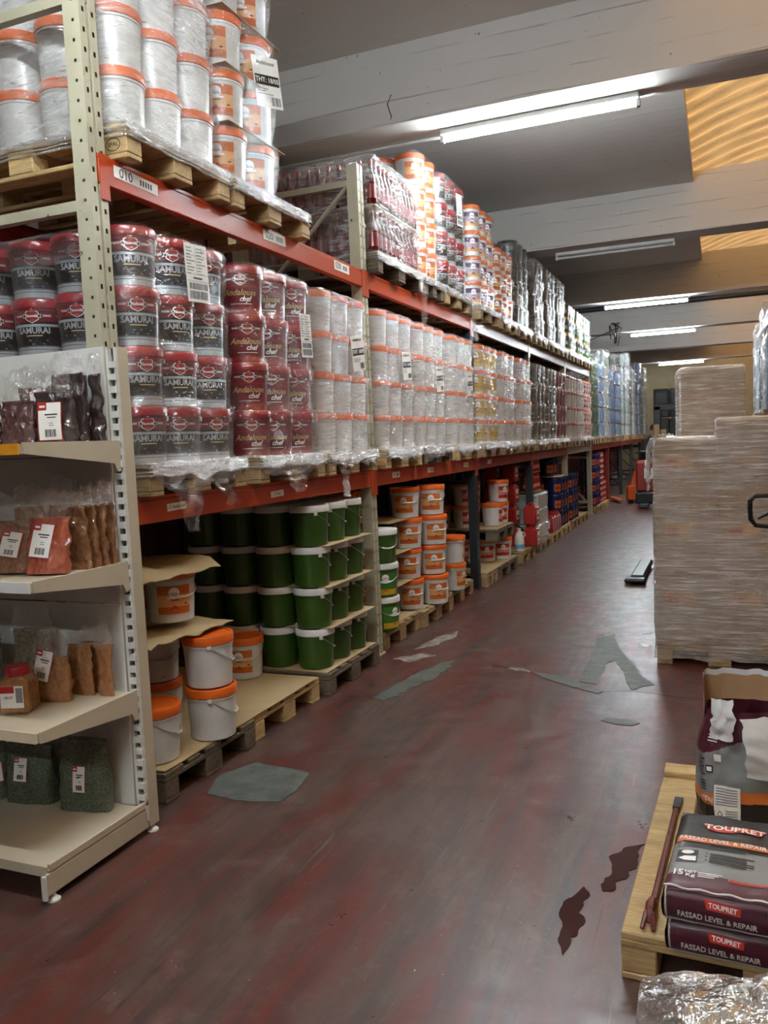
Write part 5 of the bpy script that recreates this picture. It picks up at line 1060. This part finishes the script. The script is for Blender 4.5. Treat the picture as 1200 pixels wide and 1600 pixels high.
# film-draped timber in the near corner
fx, fy = 2.215, 1.63
fbx = thing('pallet', 'pallet under crumpled clear film in front of the plaster sacks', 'pallet', (fx+.17, fy, 0), -.03)
for x0, x1 in ((0, .145), (.163, .263), (.328, .473), (.537, .637), (.655, .80)): MB().box(x0, x1, 0, .52, .122, .144, bev=.004).build('top_board', 'wood', fbx)
for y0 in (0, .375):
    MB().box(0, .8, y0, y0+.145, .10, .122, bev=.004).build('cross_board', 'wood', fbx)
    for x0 in (0, .33, .70): MB().box(x0, x0+.10, y0+.002, y0+.143, .022, .10, bev=.004).build('block', 'wood', fbx)
for x0 in (0, .33, .70): MB().box(x0, x0+.10, 0, .52, 0, .022, bev=.004).build('bottom_board', 'wood', fbx)
for i, (x0, x1, y0, y1, rz_) in enumerate(((.27, .39, -.05, .36, .06), (.46, .56, .0, .40, -.04))):
    tag(MB().box(x0-.36, x1-.36, y0-.15, y1-.15, 0, .045, bev=.006, mx=rot(0, 0, rz_)).build('timber', 'wood_dark', None, (fx+.36+.06, fy+.15, .145)), ('weathered timber offcut under clear film', 'second timber offcut beside it under clear film')[i], 'timber')
def drape(u, v):
    x = fx-.012+.75*u; y = fy-.10+.62*v; z = .215+.022*fn(u*5, v*5, 4, 1.2)+.018*abs(fn(u*11, v*9, 8, 1.1))
    if u < .26: z -= .05*(1-u/.26)**1.0
    if u > .30: z += .022*math.sin((u-.3)*9)**2
    return V((x, y, z))
m = MB(); m.grid(60, 50, drape); m.grid(50, 8, lambda v, c: drape(0, v)+V((-.006*c+.006*fn(v*8, c*3, 2), 0, -.17*c))); m.grid(60, 8, lambda u, c: drape(u, 1)+V((0, .004*c+.008*fn(u*8, c*3, 5), -.17*c)))
tag(m.build('plastic_sheet', 'film_sheet', angle=80), 'crumpled clear plastic sheet draped over timber in the near corner', 'plastic film')
# ------------------------------------------------------------------ far trucks, person, right rack
def stacker(loc, rz, body_mat, label, name='pallet_truck'):
    r = thing(name, label, 'pallet truck', loc, rz)
    MB().box(-.30, .30, -.16, .22, .33, 1.0, bev=.05).build('cover', body_mat, r); MB().box(-.31, .31, -.17, .24, .08, .33, bev=.03).build('chassis', 'black_metal', r)
    MB().box(-.22, -.02, -.42, -.15, .02, .10, bev=.02).box(-.22, -.02, -.44, -.40, .02, .05, bev=.008).build('platform', 'dark_steel', r)
    MB().box(-.12, .26, -.163, -.160, .62, .84).build('plate', 'paper', r); m_ = MB(); m_.tube([(0, -.18, .70), (0, -.34, 1.05), (0, -.42, 1.18)], .025, 8); m_.tube([(-.16, -.42, 1.20), (.16, -.42, 1.20)], .02, 8); m_.build('tiller', 'black_metal', r)
    for s_ in (-1, 1): MB().box(s_*.19-.08, s_*.19+.08, .24, .56, .05, .10, bev=.01).build('fork', 'black_metal', r)
    return r
tq = at(1000, 795, z=0); stacker((1.02, tq.y+.4, 0), 0, 'truck_red', 'red and black electric pallet truck down the aisle by the person')
st2 = thing('stacker', 'black stacker truck hidden behind the carton stack, leg showing', 'stacker', (2.05, 9.3, 0))
MB().box(-.55, -.40, -.30, .9, .02, .09, bev=.02).box(-.60, -.38, -.42, -.18, .02, .07, bev=.02).build('leg', 'black_metal', st2); MB().box(.25, .40, -.30, .9, .02, .09, bev=.02).build('leg', 'black_metal', st2)
MB().box(-.36, -.28, .80, .90, .09, 1.9, bev=.01).box(.12, .20, .80, .90, .09, 1.9, bev=.01).box(-.36, .20, .80, .90, 1.84, 1.92, bev=.01).build('mast', 'black_metal', st2); MB().box(-.40, .40, .92, 1.35, .08, .85, bev=.05).build('cover', 'dark_steel', st2)
MB().box(.34, .42, -.1, 0, .62, .74).build('switch_box', 'yellow_plastic', st2)
# far hand pallet jack, orange
oj = thing('pallet_jack', 'orange hand pallet jack beside the red tins', 'pallet jack', (.50, 19.4, 0), .3)
MB().box(-.08, .08, -.10, .10, .08, .40, bev=.02).add([(-.05, -.1, .3), (.05, -.1, .3), (.05, .05, .3), (-.05, .05, .3), (.10, -.02, .75), (.16, -.02, .75), (.16, .06, .75), (.10, .06, .75)], [(0, 1, 5, 4), (1, 2, 6, 5), (2, 3, 7, 6), (3, 0, 4, 7), (4, 5, 6, 7)]).build('pump', 'jack_orange', oj)
for s_ in (-1, 1): MB().box(s_*.19-.07, s_*.19+.07, .1, 1.2, .05, .09, bev=.01).build('fork', 'jack_orange', oj)
MB().tube([(.12, 0, .72), (.22, -.1, 1.15)], .018, 8).tube([(.10, -.1, 1.15), (.34, -.1, 1.17)], .016, 8).build('drawbar', 'black_metal', oj); MB().tube([(-.04, 0, .085), (.04, 0, .085)], .085, 14).build('wheel', 'rubber', oj)
# person in black
def person(loc, rz, label):
    r = thing('person', label, 'person', loc, rz)
    P = [(0, 0, .95), (0, -.05, 1.12), (0, -.16, 1.32), (0, -.24, 1.44), (0, -.30, 1.53),      # pelvis, waist, chest, neck base, neck
         (-.17, -.20, 1.40), (-.25, -.30, 1.16), (-.20, -.50, 1.08), (.17, -.20, 1.40), (.25, -.30, 1.16), (.20, -.50, 1.08),
         (-.10, 0, .88), (-.11, -.06, .48), (-.11, .02, .09), (-.11, -.14, .04), (.10, 0, .88), (.11, -.06, .48), (.11, .02, .09), (.11, -.14, .04)]
    E = [(0, 1), (1, 2), (2, 3), (3, 4), (3, 5), (5, 6), (6, 7), (3, 8), (8, 9), (9, 10), (0, 11), (11, 12), (12, 13), (13, 14), (0, 15), (15, 16), (16, 17), (17, 18)]
    RD = [.15, .14, .16, .10, .06, .085, .055, .04, .085, .055, .04, .10, .07, .05, .045, .10, .07, .05, .045]
    me = bpy.data.meshes.new('body'); me.from_pydata(P, E, []); me.materials.append(MATS['black_cloth']); o = link('body', me, r)
    sk = o.modifiers.new('skin', 'SKIN'); sk.use_smooth_shade = True
    for i, q_ in enumerate(me.skin_vertices[0].data): q_.radius = (RD[i], RD[i]*.85); q_.use_root = (i == 0)
    o.modifiers.new('sub', 'SUBSURF').levels = 2
    h = MB(); h.lathe([(0, -.115), (.045, -.105), (.065, -.07), (.078, -.01), (.082, .04), (.072, .09), (.04, .118), (0, .125)], 18, mx=rot(.25, 0, 0, (0, -.335, 1.64))); h.box(-.012, .012, -.445, -.415, 1.60, 1.64, bev=.005); h.build('head', 'skin', r)
    h = MB(); h.lathe([(.086, .0), (.089, .05), (.078, .10), (.045, .128), (0, .135)], 18, mx=rot(.05, 0, 0, (0, -.325, 1.645))); h.build('hair', 'hair', r)
    for s_ in (-1, 1):
        hm = MB(); hm.box(s_*.20-.04, s_*.20+.04, -.60, -.51, 1.05, 1.08, bev=.01)
        for k in range(4): hm.tube([(s_*.20-.03+.02*k, -.60, 1.065), (s_*.20-.03+.02*k, -.635, 1.06), (s_*.20-.03+.02*k, -.64, 1.04)], .009, 6)
        hm.tube([(s_*.16, -.55, 1.065), (s_*.145, -.59, 1.055)], .010, 6); hm.build('hand', 'skin', r)
person((.80, 19.25, 0), .9, 'person in black clothes bending over behind the red pallet truck')
# black crates at the far end
for i, (x, z) in enumerate(((.45, 0), (1.0, 0), (.45, 1.05), (1.0, 1.05), (.45, 2.10), (1.0, 2.10))):
    r = thing('roll_container', 'tall black container at the far end, %s of its stack' % ('bottom', 'middle', 'top')[i//2], 'container', (x, 31.5, z), 0, 'black containers %d' % (i//2))
    MB().box(-.26, .26, -.3, .3, 0, 1.02, bev=.03).build('body', 'black_crate', r); MB().box(-.20, .20, -.315, -.298, .2, .9, bev=.01).build('door', 'black_metal', r)
for i in range(2): carton(.55+.0, 1.15, 33.6, 34.2, .0+1.6*i, 1.55+1.6*i, ('lower', 'upper')[i]+' brown carton tower before the back wall')
# right-hand rack with wrapped blue load
RX = 3.06
rr = thing('pallet_rack', 'red-beamed rack across the aisle holding the blue wrapped load', 'rack', (RX, 0, 0))
for y in (13.6, 16.4, 19.2):
    o = link('upright', PM['b', 1], rr, (.0, y, 0)); o.rotation_euler.z = PI; link('upright', PM['b', 1], rr, (1.1, y, 0))
for a_, b_ in ((13.6, 16.4), (16.4, 19.2)):
    for x in (0, 1.08):
        for z in (1.72,): MB().box(x-.02, x+.03, a_+.055, b_-.055, z-.13, z, bev=.004).build('beam', 'rack_red', rr)
for i, (y0, kd) in enumerate(((13.75, 'blue'), (14.7, 'blue'), (16.55, 'clear'), (17.5, 'blue'))):
    wh = ('blue-bottle load across the aisle', 'second blue-bottle load across the aisle', 'clear-bottle load across the aisle', 'last blue-bottle load across the aisle')[i]
    p_ = pallet(RX+1.15, y0, y0+.8, 1.722, 'pallet under the '+wh, 'wood')
    for t_ in range(5):
        for k in range(2):
            for j in range(2):
                r = thing('bottle_pack', '%s bottle pack of the %s, %s layer' % (kd, wh, ('bottom', 'second', 'third', 'fourth', 'top')[t_]), 'bottle pack', (RX+.12+.23*j, y0+.22+.36*k, 1.868+.318*t_), 0, wh+str(t_)); link('bottles', PK[kd], r)
    film_shell(RX-.04, RX+.62, y0+.02, y0+.78, 1.875, 1.875+.318*5, .318, 'film_streak', 'shiny film around the '+wh, 110+i, cr=.07, step=.07, amp=.02, pinch=.03, skirt=.05)
